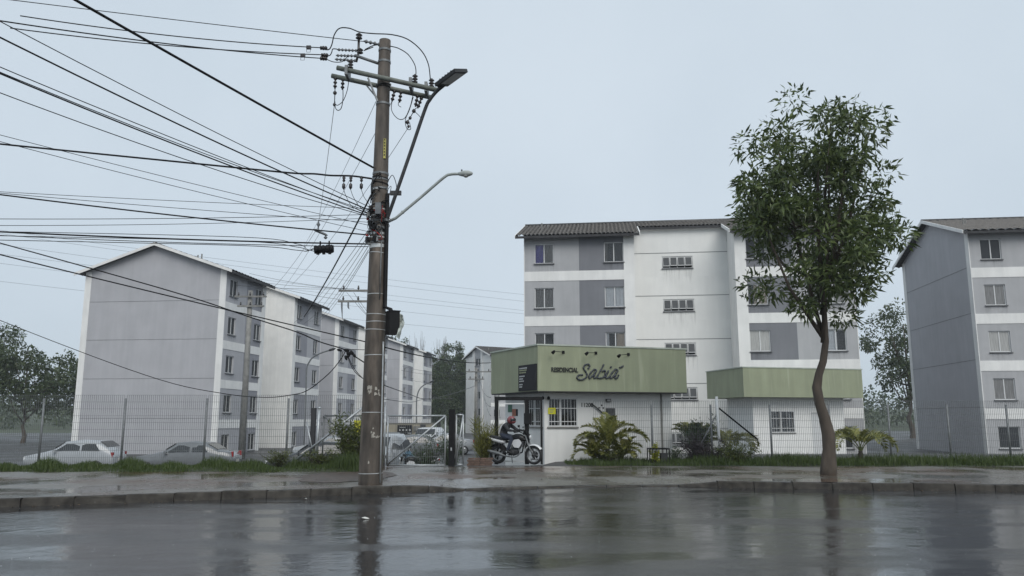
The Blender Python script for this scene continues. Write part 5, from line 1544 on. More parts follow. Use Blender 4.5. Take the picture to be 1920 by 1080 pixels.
    hbm = MB().tube([(wb - .48, -.36, 1.02), (wb - .42, -.24, 1.04), (wb - .30, -.08, .97), (wb - .30, .08, .97), (wb - .42, .24, 1.04), (wb - .48, .36, 1.02)], .013, 8).build('handlebar', M['black'], t, True)
    for s in (-1, 1):
        MB().tube([(wb - .505, s * .40, 1.012), (wb - .43, s * .26, 1.036)], .021, 8).build('grip', M['tyre'], hbm, True)
        MB().tube([(wb - .40, s * .25, 1.04), (wb - .36, s * .29, 1.13), (wb - .37, s * .33, 1.19)], .008, 6).build('mirror_stem', M['black'], hbm, True)
        MB().obox((wb - .37, s * .34, 1.21), (.012, 0, 0), (0, .06, 0), (0, 0, .038)).build('mirror', M['black'], hbm)
        MB().lathe((wb - .26, s * .1, .80), (0, s, 0), [(0, .012), (.06, .012), (.065, .03), (.11, .03), (.12, .01)], 8).build('indicator', M['porc'], t, True)
        MB().lathe((-.33, s * .06, .78), (0, s, 0), [(0, .012), (.05, .012), (.055, .03), (.1, .03), (.11, .01)], 8).build('indicator', M['porc'], t, True)
        MB().tube([(.48, s * .1, .32), (.48, s * .24, .31)], .014, 6).build('foot_peg', M['black'], t, True)
    MB().obox((-.42, 0, .82), (.012, 0, 0), (0, .07, 0), (0, 0, .035)).build('tail_lamp', M['tail'], t)
    MB().obox((-.40, 0, .64), (.008, 0, .02), (0, .085, 0), (-.01, 0, .06)).build('number_plate', M['paper'], t)
    MB().tube([(.45, .1, .28), (.40, .24, .02)], .012, 6).build('side_stand', M['black'], t, True)
    return t
mrz = math.atan2(-.46, .89)
fx, fy = .70, 25.75
mx_, my_ = fx - 1.30 * math.cos(mrz), fy - 1.30 * math.sin(mrz)
mz = .152
moto = motorcycle('white and black motorcycle waiting at the pedestrian portal', mx_, my_, mz, mrz)

def skin_figure(name, joints, edges, parent_thing, assign, mats, root='pelvis'):
    names = list(joints); idx = {k: i for i, k in enumerate(names)}
    me = bpy.data.meshes.new(name)
    me.from_pydata([joints[k][0] for k in names], [(idx[a], idx[b]) for a, b in edges], [])
    ob = bpy.data.objects.new(name, me); COL.objects.link(ob)
    sk = ob.modifiers.new('skin', 'SKIN'); sk.use_smooth_shade = True
    for i, k in enumerate(names):
        sv = me.skin_vertices[0].data[i]; r_ = joints[k][1]
        sv.radius = r_ if isinstance(r_, tuple) else (r_, r_)
        sv.use_root = (k == root)
    sb = ob.modifiers.new('sub', 'SUBSURF'); sb.levels = 2; sb.render_levels = 2
    bpy.context.view_layer.update()
    m2 = bpy.data.meshes.new_from_object(ob.evaluated_get(bpy.context.evaluated_depsgraph_get()))
    bpy.data.objects.remove(ob); bpy.data.meshes.remove(me)
    m2.materials.clear()
    for m in mats: m2.materials.append(m)
    for p in m2.polygons: p.material_index = assign(p.center); p.use_smooth = True
    return link(name, m2, parent_thing)
# rider astride the machine, in the motorcycle's own frame
person = thing('person', 'motorcycle rider in dark clothes with a reddish helmet', 'person', (mx_, my_, mz), mrz)
J = {'pelvis': ((.14, 0, .93), (.155, .12)), 'waist': ((.19, 0, 1.03), (.145, .11)), 'chest': ((.31, 0, 1.19), (.165, .125)), 'neck0': ((.39, 0, 1.28), (.08, .08)), 'neck': ((.43, 0, 1.33), .055), 'head': ((.465, 0, 1.39), .075)}
Ed = [('pelvis', 'waist'), ('waist', 'chest'), ('chest', 'neck0'), ('neck0', 'neck'), ('neck', 'head')]
for s, q in ((-1, 'r'), (1, 'l')):
    J.update({'sh' + q: ((.35, s * .18, 1.25), .075), 'el' + q: ((.54, s * .31, 1.08), .052), 'wr' + q: ((.735, s * .345, 1.065), .034),
              'hip' + q: ((.22, s * .12, .90), .095), 'kn' + q: ((.62, s * .21, .82), .072), 'an' + q: ((.44, s * .20, .42), .048), 'toe' + q: ((.60, s * .22, .355), .034)})
    Ed += [('chest', 'sh' + q), ('sh' + q, 'el' + q), ('el' + q, 'wr' + q), ('pelvis', 'hip' + q), ('hip' + q, 'kn' + q), ('kn' + q, 'an' + q), ('an' + q, 'toe' + q)]
def asg(c):
    if c.z < .44: return 2
    if c.z < .98 and not (c.x > .45 and abs(c.y) > .27): return 1
    return 0
skin_figure('body', J, Ed, person, asg, [M['jacket'], M['jeans'], M['shoe']])
hc = V2(.485, 0, 1.405)
mb = MB(); V = []; F = []; nu, nv = 20, 14
for j in range(nv + 1):
    a = math.pi * (.02 + .84 * j / nv); z = math.cos(a); rr = math.sin(a)
    for i in range(nu):
        b = 2 * math.pi * i / nu; x = math.cos(b) * rr; y = math.sin(b) * rr
        V.append(hc + V2(.150 * x + (.025 if z < -.2 and x > 0 else 0), .122 * y, .135 * z))
F = [(j * nu + i, j * nu + (i + 1) % nu, (j + 1) * nu + (i + 1) % nu, (j + 1) * nu + i) for j in range(nv) for i in range(nu)] + [tuple(range(nu))]
hm = mb.add(V, F).build('helmet', M['helmet'], person, True)
mb = MB(); V = []; n = 14
for j in range(6):
    z = .055 - .105 * j / 5
    for i in range(n + 1):
        b = R(-78 + 156 * i / n); k = math.sqrt(max(0, 1 - (z / .15) ** 2))
        V.append(hc + V2(.158 * k * math.cos(b), .130 * k * math.sin(b), z))
mb.add(V, [(j * (n + 1) + i, j * (n + 1) + i + 1, (j + 1) * (n + 1) + i + 1, (j + 1) * (n + 1) + i) for j in range(5) for i in range(n)]).build('visor', M['visor'], hm, True)
for s in (-1, 1):
    g0 = V2(.735, s * .345, 1.06); gx = V2(.805, s * .33, 1.035)
    mb = MB().tube([g0, g0.lerp(gx, .5) + UP * .012, gx + UP * .02], [.036, .042, .036], 8)
    for k, ln in enumerate((.9, 1.0, .95, .8)):
        off = V2(-.012, s * .02, 0) * (k - 1.5) + V2(0, s * .008 * (k - 1.5), 0)
        b = gx + off + UP * .018
        mb.tube([b, b + V2(.032, 0, .002) * ln, b + V2(.045, 0, -.024) * ln, b + V2(.03, 0, -.045) * ln], [.0105, .0105, .0095, .008], 6)
    b = g0.lerp(gx, .55) + V2(0, -s * .032, -.005)
    mb.tube([b, b + V2(.03, -s * .015, -.015), b + V2(.05, -s * .005, -.032)], [.012, .0115, .009], 6)
    mb.build('glove', M['glove'], person, True)
motorcycle('parked white motorcycle among the shrubs inside the gate', -3.35, 32.5, lotz(-3.35, 32.5) + .004, R(200))

# ------------------------------------------------------------------ cars
CARS = {
    'hatch': dict(L=3.9, W=1.70, pro=[(0, .45, .62, .62), (.05, .30, .80, .80), (.9, .22, .95, .97), (1.25, .22, .98, 1.08), (1.75, .22, 1.0, 1.43), (2.4, .22, 1.0, 1.50), (3.2, .22, 1.0, 1.46), (3.65, .24, .98, 1.15), (3.86, .30, .90, .95), (3.9, .45, .70, .70)]),
    'sedan': dict(L=4.4, W=1.74, pro=[(0, .45, .60, .60), (.05, .30, .78, .78), (1.0, .22, .93, .95), (1.4, .22, .96, 1.06), (1.95, .22, .98, 1.41), (2.6, .22, .98, 1.47), (3.2, .22, .98, 1.40), (3.75, .24, .98, 1.08), (4.3, .28, .98, 1.02), (4.4, .45, .72, .72)]),
    'van': dict(L=4.4, W=1.78, pro=[(0, .45, .70, .70), (.05, .30, .95, .95), (.7, .22, 1.08, 1.12), (1.0, .22, 1.10, 1.25), (1.5, .22, 1.10, 1.72), (2.4, .22, 1.10, 1.80), (3.7, .22, 1.10, 1.78), (4.2, .24, 1.10, 1.62), (4.37, .28, 1.05, 1.10), (4.4, .45, .75, .75)]),
}
def car(label, kind, paint, x, y, rz, z=None):
    c = CARS[kind]; L, Wd = c['L'], c['W']
    z = lotz(x, y) if z is None else z
    t = thing('parked_car', label, 'car', (x, y, z), rz, 'cars parked inside the estate')
    def gen():
        body = MB(); pro = c['pro']; k = None; V = []
        for (px_, zb, zw, zt) in pro:
            hw = Wd / 2 * (1 - .10 * (abs(px_ - L / 2) / (L / 2)) ** 4)
            tw = hw * (.80 if zt - zw > .1 else .93)
            half = [(hw * .80, zb), (hw * .97, zb + .08), (hw, (zb + zw) / 2 + .05), (hw * .985, zw), (tw + (hw - tw) * .25, zw + (zt - zw) * .75), (tw * .93, zt)]
            ring = [(a, b) for a, b in half] + [(-a, b) for a, b in reversed(half)]
            k = len(ring); V += [V2(px_ - L / 2, a, b) for a, b in ring]
        F = [(i * k + j, i * k + (j + 1) % k, (i + 1) * k + (j + 1) % k, (i + 1) * k + j) for i in range(len(pro) - 1) for j in range(k)]
        F += [tuple(range(k)), tuple(range((len(pro) - 1) * k, len(pro) * k))]
        body.add(V, F)
        def gl(i0, i1, rows, shrink=.08):
            mb = MB(); pass
        return body.mesh('body', M[paint], True)
    b = link('body', cached(('car', kind, paint), gen), t)
    pro = c['pro']
    # glazing set just proud of the greenhouse
    idx = [i for i, p in enumerate(pro) if p[3] - p[2] > .3]
    i0, i1 = idx[0], idx[-1]
    def hwid(px_): return Wd / 2 * (1 - .10 * (abs(px_ - L / 2) / (L / 2)) ** 4)
    for s in (-1, 1):
        xa, xb = pro[i0][0], pro[i1][0]; xm = (xa + xb) / 2; zw = pro[i0][2] + .03
        for (a, d, a2, d2) in ((xa - .35, xm - .05, xa + .08, xm - .05), (xm + .05, xb + .12, xm + .05, xb - .12)):
            zt_ = min(pro[i0][3], pro[i1][3]) - .10
            y0 = s * (hwid(xm) * .985 + .006); y1 = s * (hwid(xm) * .845 + .012)
            mb = MB().add([V2(a - L / 2, y0, zw), V2(d - L / 2, y0, zw), V2(d2 - L / 2, y1, zt_), V2(a2 - L / 2, y1, zt_)], [(0, 1, 2, 3)])
            mb.build('side_window', M['carglass'], t)
    def screen(pa, pb, nm, grow):
        mb = MB(); V = []
        for (p, f) in ((pa, .12), (pb, .90)):
            x_ = pa[0] + (pb[0] - pa[0]) * f; zt_ = pa[3] + (pb[3] - pa[3]) * f; w = hwid(x_) * (.84 - .06 * f)
            V += [V2(x_ - L / 2 + grow * .012, -w, zt_ + .014), V2(x_ - L / 2 + grow * .012, w, zt_ + .014)]
        mb.add(V, [(0, 1, 3, 2)]).build(nm, M['carglass'], t)
    screen(pro[i0 - 1], pro[i0], 'windscreen', -1)
    screen(pro[i1 + 1], pro[i1], 'rear_window', 1)
    for (wx, nm) in ((-L / 2 + .78, 'f'), (L / 2 - .72, 'r')):
        for s in (-1, 1):
            w = link('wheel', cached('carwheel', lambda: MB().lathe((0, -.1, 0), (0, 1, 0), [(0, .22), (.02, .29), (.05, .305), (.15, .305), (.18, .29), (.2, .22)], 20).mesh('wheel', M['tyre'], True)), t, loc=(wx, s * (Wd / 2 - .10), .305))
            link('rim', cached('carrim', lambda: MB().lathe((0, -.112, 0), (0, 1, 0), [(0, .06), (.004, .19), (.014, .20), (.21, .20), (.22, .19), (.224, .06)], 16).mesh('rim', M['rim'], True)), w)
    for s in (-1, 1):
        MB().obox((-L / 2 + .10, s * Wd * .36, pro[1][2] - .10), (.05, 0, 0), (.03 * -s * s, s * .16, 0), (0, 0, .065)).build('headlight', M['head'], t)
        MB().obox((L / 2 - .06, s * Wd * .40, pro[-2][2] - .06), (.04, 0, 0), (0, .09, 0), (0, 0, .11)).build('tail_light', M['tail'], t)
        MB().obox((pro[i0 - 1][0] - L / 2 + .15, s * (Wd / 2 + .08), pro[i0][2] + .02), (.05, 0, 0), (0, .08, 0), (0, 0, .055)).build('mirror', M[paint], t)
    MB().obox((L / 2 + .005, 0, .62), (.006, 0, 0), (0, .2, 0), (0, 0, .065)).build('number_plate', M['paper'], t)
    MB().obox((-L / 2 + .0, 0, .52), (.03, 0, 0), (0, .45, 0), (0, 0, .07)).build('grille', M['black'], t)
    return t
car('black car parked behind the mesh fence at the left edge', 'hatch', 'carblack', -8.3, 34.0, R(8))
car('pale grey van parked close behind the gate beside the concrete pole', 'van', 'carsilver', -5.75, 35.0, R(82))
car('silver car parked behind the weeds left of the concrete pole', 'sedan', 'carsilver', -10.8, 48.0, R(15))
car('grey car parked under the black board inside the gate', 'hatch', 'cargrey', -9.4, 58.0, R(10))
car('white van parked farther back in the middle of the car park', 'van', 'carwhite', -6.3, 61.0, R(80))
car('silver car parked next to the black gate post, far back', 'sedan', 'carsilver', -4.9, 56.0, R(10))
car('dark grey car parked between the hedge bushes and the white van', 'hatch', 'cargrey', -6.5, 49.0, R(12))
car('dark grey car parked outside the left frame edge behind the fence', 'sedan', 'cargrey', -14.5, 36.0, R(5))
car('silver car parked outside the left frame edge behind the fence', 'hatch', 'carsilver', -20.0, 37.0, R(4))

# ------------------------------------------------------------------ things in the car park
def bin_(label, x, y, m, rz=0):
    z = lotz(x, y); t = thing('recycling_bin', label, 'bin', (x, y, z), rz, 'recycling bins')
    V = []
    for (hz, a) in ((.04, .17), (.75, .21), (.78, .23), (.80, .23)): V += [V2(-a, -a, hz), V2(a, -a, hz), V2(a, a, hz), V2(-a, a, hz)]
    F = [(i * 4 + j, i * 4 + (j + 1) % 4, i * 4 + 4 + (j + 1) % 4, i * 4 + 4 + j) for i in range(3) for j in range(4)] + [(0, 1, 2, 3), (12, 13, 14, 15)]
    MB().add(V, F).build('body', M[m], t)
    MB().add([V2(-.24, -.24, .805), V2(.24, -.24, .805), V2(.24, .24, .805), V2(-.24, .24, .805), V2(-.05, -.05, 1.05), V2(.05, -.05, 1.05), V2(.05, .05, 1.05), V2(-.05, .05, 1.05)],
             [(0, 1, 5, 4), (1, 2, 6, 5), (2, 3, 7, 6), (3, 0, 4, 7), (4, 5, 6, 7), (3, 2, 1, 0)]).build('lid', M[m], t)
    MB().box(-.1, .1, -.205, -.196, .35, .55).build('sticker', M['paper'], t)
    MB().box(-.18, .18, -.18, .18, 0, .04).build('foot', M['black'], t)
bin_('blue recycling bin with pitched lid behind the pale gate', -4.62, 36.0, 'teal')
bin_('dull red recycling bin next to the blue one behind the pale gate', -5.15, 38.2, 'maroon')
bin_('dark green recycling bin left of the red one behind the pale gate', -5.75, 38.6, 'greenp')
t = thing('boundary_wall', 'beige rendered wall at the back of the car park', 'wall', (-9.0, 74.0, -1.3))
MB().box(-14.5, -7.2, 73.9, 74.1, -1.5, 1.15).build('wall', M['beige'], t, world=True)
MB().box(-14.6, -7.1, 73.85, 74.15, 1.152, 1.22).build('coping', M['greyconc'], t, world=True)
p0, p1 = at(745, 814, 73.7), at(773, 797, 73.7)
t = thing('board_sign', 'black information board with white symbols on the beige wall', 'sign', ((p0.x + p1.x) / 2, 73.8, p0.z))
MB().box(p0.x, p1.x, 73.72, 73.8, p0.z, p1.z).build('panel', M['signblack'], t, world=True)
for k in range(4):
    c = V2(p0.x + (p1.x - p0.x) * (.16 + .225 * k), 73.715, p0.z + (p1.z - p0.z) * .45)
    MB().lathe(c, (0, -1, 0), [(0, .09 if k % 2 else .075), (.004, .07)], 8).build('symbol', M['textw'], t, world=True)
MB().box(p1.x - .4, p1.x - .05, 73.71, 73.716, p0.z + .06, p0.z + .11).build('text_line', M['textw'], t, world=True)
MB().box(p0.x + .2, p0.x + .75, 73.71, 73.716, p1.z - .22, p1.z - .18).build('text_line', M['textw'], t, world=True)
q0, q1 = at(788, 809, 66), at(798, 796, 66)
t = thing('board_sign', 'small dark sign on a post right of the black information board', 'sign', ((q0.x + q1.x) / 2, 66, -1.2))
MB().box(q0.x, q1.x, 65.95, 66, q0.z, q1.z).build('panel', M['fascia'], t, world=True)
MB().tube([V2((q0.x + q1.x) / 2, 66.04, -1.3), V2((q0.x + q1.x) / 2, 66.04, q1.z)], .035, 6).build('post', M['galv2'], t, True, world=True)
q0, q1 = at(775, 808, 73.7), at(787, 799, 73.7)
single(MB().box(q0.x, q1.x, 73.75, 73.85, q0.z, q1.z), 'wall_panel_sign', M['greyconc'], 'plain grey panel on the beige wall beside the black board', 'panel')
# faded parasol
pc = at(747, 819, 60); t = thing('parasol', 'faded brownish parasol over the back of the car park', 'parasol', (pc.x, 60, -1.2))
MB().lathe((pc.x, 60, pc.z - .12), UP, [(0, .52), (.02, .50), (.12, .25), (.2, .03)], 10).build('canopy', M['orange'], t, world=True)
MB().tube([V2(pc.x, 60, -1.25), V2(pc.x, 60, pc.z)], .03, 6).build('pole', M['galv2'], t, True, world=True)
# yellow sign behind the weeds
p0, p1 = at(663, 812, 27.0), at(678, 788, 27.0)
t = thing('yellow_sign', 'yellow sign on a post just left of the concrete pole', 'sign', ((p0.x + p1.x) / 2, 27, lotz(-5.3, 27)))
MB().box(p0.x, p1.x, 26.97, 27, p0.z, p1.z).build('panel', M['yellow'], t, world=True)
MB().tube([V2((p0.x + p1.x) / 2, 27.04, lotz(-5.3, 27) - .05), V2((p0.x + p1.x) / 2, 27.04, p1.z)], .03, 8).build('post', M['galv2'], t, True, world=True)
# litter
def litter(label, p, s, seed):
    r_ = random.Random(seed); mb = MB(); n = 7
    V = [(p.x + s * r_.uniform(.5, 1) * math.cos(6.28 * k / n) * 1.6, p.y + s * r_.uniform(.5, 1) * math.sin(6.28 * k / n), p.z + r_.uniform(.004, .03)) for k in range(n)]
    mb.add([(p.x, p.y, p.z + .035)] + V, [(0, 1 + k, 1 + (k + 1) % n) for k in range(n)])
    single(mb, 'litter', M['litter'], label, 'litter')
litter('flat white scrap of litter lying against the kerb right of the pole', gr(778, 921, 0.004), .06, 1)
litter('pale scrap of litter on the wet road in front of the pole', gr(684, 973, 0.004), .05, 2)
litter('tiny white scrap on the road near the left frame edge', gr(574, 937, .004), .025, 3)
# ------------------------------------------------------------------ plants
def frond(mb_leaf, mb_stem, base, az, elev, L, droop, leaf, rng, spread=.9, n=50, width=.022):
    """one palm frond: arching stem with two rows of narrow leaflets"""
    pts = []; p = Vector(base); e = elev; st = L / 14
    for i in range(15):
        pts.append(p.copy()); d = V2(math.cos(az) * math.cos(e), math.sin(az) * math.cos(e), math.sin(e)); p = p + d * st; e -= droop / 14 * (1 + i / 9)
    mb_stem.tube(pts, [.014 * (1 - .85 * i / 14) + .002 for i in range(15)], 5, False)
    for k in range(n):
        f = .22 + .78 * k / n; i = min(13, int(f * 14)); q = pts[i].lerp(pts[i + 1], f * 14 - i)
        d = (pts[i + 1] - pts[i]).normalized(); s = d.cross(UP)
        if s.length < .05: s = V2(-math.sin(az), math.cos(az))
        s.normalize(); u = s.cross(d)
        ll = leaf * math.sin(math.pi * (.16 + .80 * (f - .22) / .78)) * rng.uniform(.8, 1.15)
        for sg in (-1, 1):
            if rng.random() < .06: continue
            o = (s * sg * spread + d * .55 + u * rng.uniform(.25, .75)).normalized()
            tip = q + o * ll - UP * ll * rng.uniform(.0, .25); mid = q + o * ll * .5 + UP * .01
            w = (d * width * rng.uniform(.7, 1.2))
            mb_leaf.add([q, mid + w, tip, mid - w], [(0, 1, 2, 3)])
def palm(label, x, y, z, fr, seed, leafm='palmm', trunk=None, name='palm_plant', group=None):
    rng = random.Random(seed)
    t = thing(name, label, 'palm', (x, y, z), 0, group)
    for (az, el, L, dr, leaf, *o) in fr:
        a, b = MB(), MB(); base = V2(o[0] if o else rng.uniform(-.06, .06), o[1] if len(o) > 1 else rng.uniform(-.06, .06), (trunk or .05) + rng.uniform(-.04, .04))
        frond(a, b, base, R(az), R(el), L, R(dr), leaf, rng)
        f = b.build('frond', M['rachis'], t, True); link('leaflets', a.mesh('leaflets', M[leafm]), f, True)
    if trunk:
        mb = MB(); n = 9
        mb.tube([(.01 * math.sin(i), 0, -.1 + (trunk + .1) * i / n) for i in range(n + 1)], [.13 - .07 * i / n + .012 * (i % 2) for i in range(n + 1)], 12).build('stem', M['barkd'], t, True)
    return t
gz = vz2(3.1, 26.4)
palm('large arching palm in front of the white gatehouse wall', 3.12, 26.4, gz, [
    (182, 66, 1.45, 92, .36), (172, 52, 1.45, 88, .34), (160, 76, 1.35, 60, .34), (-2, 64, 1.65, 84, .38), (6, 52, 1.75, 66, .38), (14, 74, 1.4, 60, .36),
    (95, 86, 1.25, 20, .34), (70, 80, 1.3, 34, .36), (120, 80, 1.25, 34, .34), (-70, 84, 1.25, 30, .34), (-100, 78, 1.1, 60, .3), (40, 76, 1.3, 48, .36), (205, 72, 1.1, 70, .3), (-35, 68, 1.1, 70, .3)], 3, trunk=.42)
palm('lower palm clump with a drooping frond left of the large palm', 2.68, 26.25, vz2(2.68, 26.25), [
    (180, 66, 1.35, 150, .24), (165, 78, .95, 60, .24), (200, 82, .85, 50, .24), (90, 84, .95, 40, .26), (20, 76, .9, 55, .26), (-40, 74, .8, 60, .24), (-100, 74, .75, 60, .24), (230, 70, .8, 70, .24), (140, 86, 1.0, 30, .26),
    (-10, 86, .9, 35, .26), (60, 70, .8, 60, .24), (-70, 62, .6, 60, .22), (250, 60, .55, 60, .22), (-20, 60, .6, 60, .22)], 5)
palm('dense dark palm clump right of the large palm', 3.58, 26.45, vz2(3.58, 26.45), [
    (10, 78, 1.05, 75, .30), (-30, 74, .95, 80, .28), (60, 82, 1.05, 60, .30), (150, 80, 1.0, 60, .28), (-90, 78, .9, 70, .28), (200, 74, .85, 70, .26), (100, 86, 1.15, 45, .30), (35, 64, .85, 85, .28), (-60, 66, .8, 85, .26),
    (-10, 58, .7, 70, .24), (-120, 64, .6, 60, .24), (220, 60, .55, 60, .22), (0, 86, 1.0, 40, .3), (180, 86, .95, 40, .28)], 7)
palm('palm with yellowing fronds by the white fence post', 7.75, 28.6, .15, [(a, e, 1.5, 110, .34) for a, e in ((180, 70), (200, 55), (160, 60), (0, 70), (20, 55), (-60, 72), (-110, 68), (90, 80), (60, 75), (130, 76))], 11, 'palmy', trunk=.35)
palm('green palm rising behind the purple shrub', 6.45, 28.4, .15, [(a, min(86, e + 8), 1.15, 50, .32) for a, e in ((175, 72), (150, 60), (0, 72), (25, 60), (95, 84), (60, 78), (-80, 78), (210, 66), (-30, 66), (120, 80))], 13, 'palmm', trunk=.45)
palm('tufted palm beyond the right frame edge', 11.5, 26.6, .15, [(a, e, 1.5, 95, .34) for a, e in ((175, 68), (150, 58), (0, 70), (25, 60), (95, 84), (60, 74), (-80, 76), (210, 62), (-30, 60), (120, 80))], 17, trunk=.4)

def shrub(label, x, y, z, rx, ry, h, n, leaf, lw, m, seed, stems=9, name='shrub', cat='shrub', group=None, up=.35, low=.1):
    rng = np.random.default_rng(seed); r_ = random.Random(seed)
    t = thing(name, label, cat, (x, y, z), 0, group)
    mb = MB(); tips = []
    for k in range(stems):
        a = r_.uniform(0, 6.28); q = r_.uniform(.25, .95)
        tip = V2(rx * q * math.cos(a), ry * q * math.sin(a), h * r_.uniform(.6, .98)); tips.append(tip)
        mb.tube([V2(tip.x * .12, tip.y * .12, -.03), V2(tip.x * .5, tip.y * .5, tip.z * .5), tip], [.016, .011, .004], 5)
    mb.build('stems', M['barkd'], t, True)
    # leaves gathered in tufts round the stems
    nt = max(12, n // 40)
    tc = np.zeros((nt, 3))
    for i in range(nt):
        tp = tips[i % stems]; f = r_.uniform(low + .15, 1.02)
        tc[i] = np.array(tp) * f + rng.normal(0, 1, 3) * np.array([rx, ry, h]) * .13
    tc[:, 2] = np.clip(tc[:, 2], .04, h * 1.05)
    C = tc[rng.integers(0, nt, n)] + rng.normal(0, 1, (n, 3)) * np.array([rx, ry, h * .8]) * .11
    C[:, 2] = np.clip(C[:, 2], .02, None)
    Dv = rng.normal(0, 1, (n, 3)); Dv[:, 2] = np.abs(Dv[:, 2]) * .6 + up
    V, F = leaves(C, Dv, leaf, lw, rng)
    link('foliage', np_mesh('foliage', V, F, M[m]), t, True)
    return t
shrub('tall weeds against the gate left of the concrete pole', -4.75, 23.9, .2, .75, .45, 1.35, 3200, .16, .03, 'weedm', 2, 26, 'weed_clump', 'weeds', up=.7)
shrub('lower weeds under the slanting brace pipe', -5.75, 23.7, .2, .6, .4, .5, 900, .12, .022, 'weedm', 4, 14, 'weed_clump', 'weeds', up=.7)
shrub('weeds at the foot of the fence near the left frame edge', -6.9, 24.0, .2, .7, .35, .45, 800, .11, .02, 'weedm', 9, 14, 'weed_clump', 'weeds', up=.7)
shrub('yellow leaved shrub inside the small black metal frame', 4.62, 25.95, vz2(4.62, 25.95) - .02, .20, .18, .52, 340, .12, .035, 'yleaf', 6, 9)
shrub('dark purple shrub in front of the right hand fence', 6.05, 26.5, .2, .7, .5, .82, 2600, .075, .03, 'purple', 8, 22)
shrub('second purple shrub nearer the white fence post', 6.75, 26.7, .2, .5, .4, .62, 1300, .07, .028, 'purple', 12, 14)
shrub('bushy reed like plant beside the black portal', -.95, 26.6, .12, .5, .4, 1.25, 1500, .4, .02, 'palmy', 14, 20, 'reed_plant', 'plant', up=1.2)
shrub('low bushy plant right of the yellow leaved shrub', 5.35, 26.6, .2, .35, .3, .4, 600, .07, .025, 'hedgeleaf', 15, 9)
hz_ = lotz(-4, 29.5)
shrub('dense green hedge bush behind the pale gate', -3.1, 29.4, hz_, 0.75, .5, 1.5, 3400, .07, .035, 'hedgeleaf', 16, 20, 'hedge', 'hedge')
shrub('green hedge bush beside the black gate post', -2.2, 29.0, lotz(-2.2, 29), .6, .5, 1.5, 3000, .07, .035, 'hedgeleaf', 18, 18, 'hedge', 'hedge')
shrub('low leafy undergrowth at the foot of the large palm', 3.05, 26.15, vz2(3.05, 26.15) - .03, .75, .35, .42, 1500, .13, .022, 'weedm', 61, 18, 'undergrowth', 'plant', up=.6)
shrub('leafy undergrowth along the fence by the white fence post', 7.3, 26.2, .18, .9, .4, .5, 1500, .12, .024, 'weedm', 62, 18, 'undergrowth', 'plant', up=.6)
shrub('rounded green bush between the purple shrub and the fence palm', 6.5, 27.85, .15, .75, .35, 1.3, 2400, .16, .03, 'hedgeleaf', 63, 22, up=.5)
# small black metal frame round the yellow shrub
t = thing('metal_frame', 'small black metal stand around the yellow shrub', 'stand', (4.75, 26.1, .15))
x0, x1, ya, yb, zt_ = 4.42, 5.05, 25.85, 26.3, .62
zg = vz2(4.7, 26.0) - .03
for (x, y) in ((x0, ya), (x1, ya), (x0, yb), (x1, yb)): MB().box(x - .016, x + .016, y - .016, y + .016, zg, zt_).build('leg', M['black'], t, world=True)
for (a, b) in (((x0, ya), (x1, ya)), ((x0, yb), (x1, yb)), ((x0, ya), (x0, yb)), ((x1, ya), (x1, yb))):
    MB().bar(V2(*a, zt_ + .021), V2(*b, zt_ + .021), .04).build('rail', M['black'], t, world=True)
MB().box(x0 + .38, x1 - .03, ya + .1, yb - .05, zg, zt_ - .12).build('meter_box', M['fascia'], t, world=True)

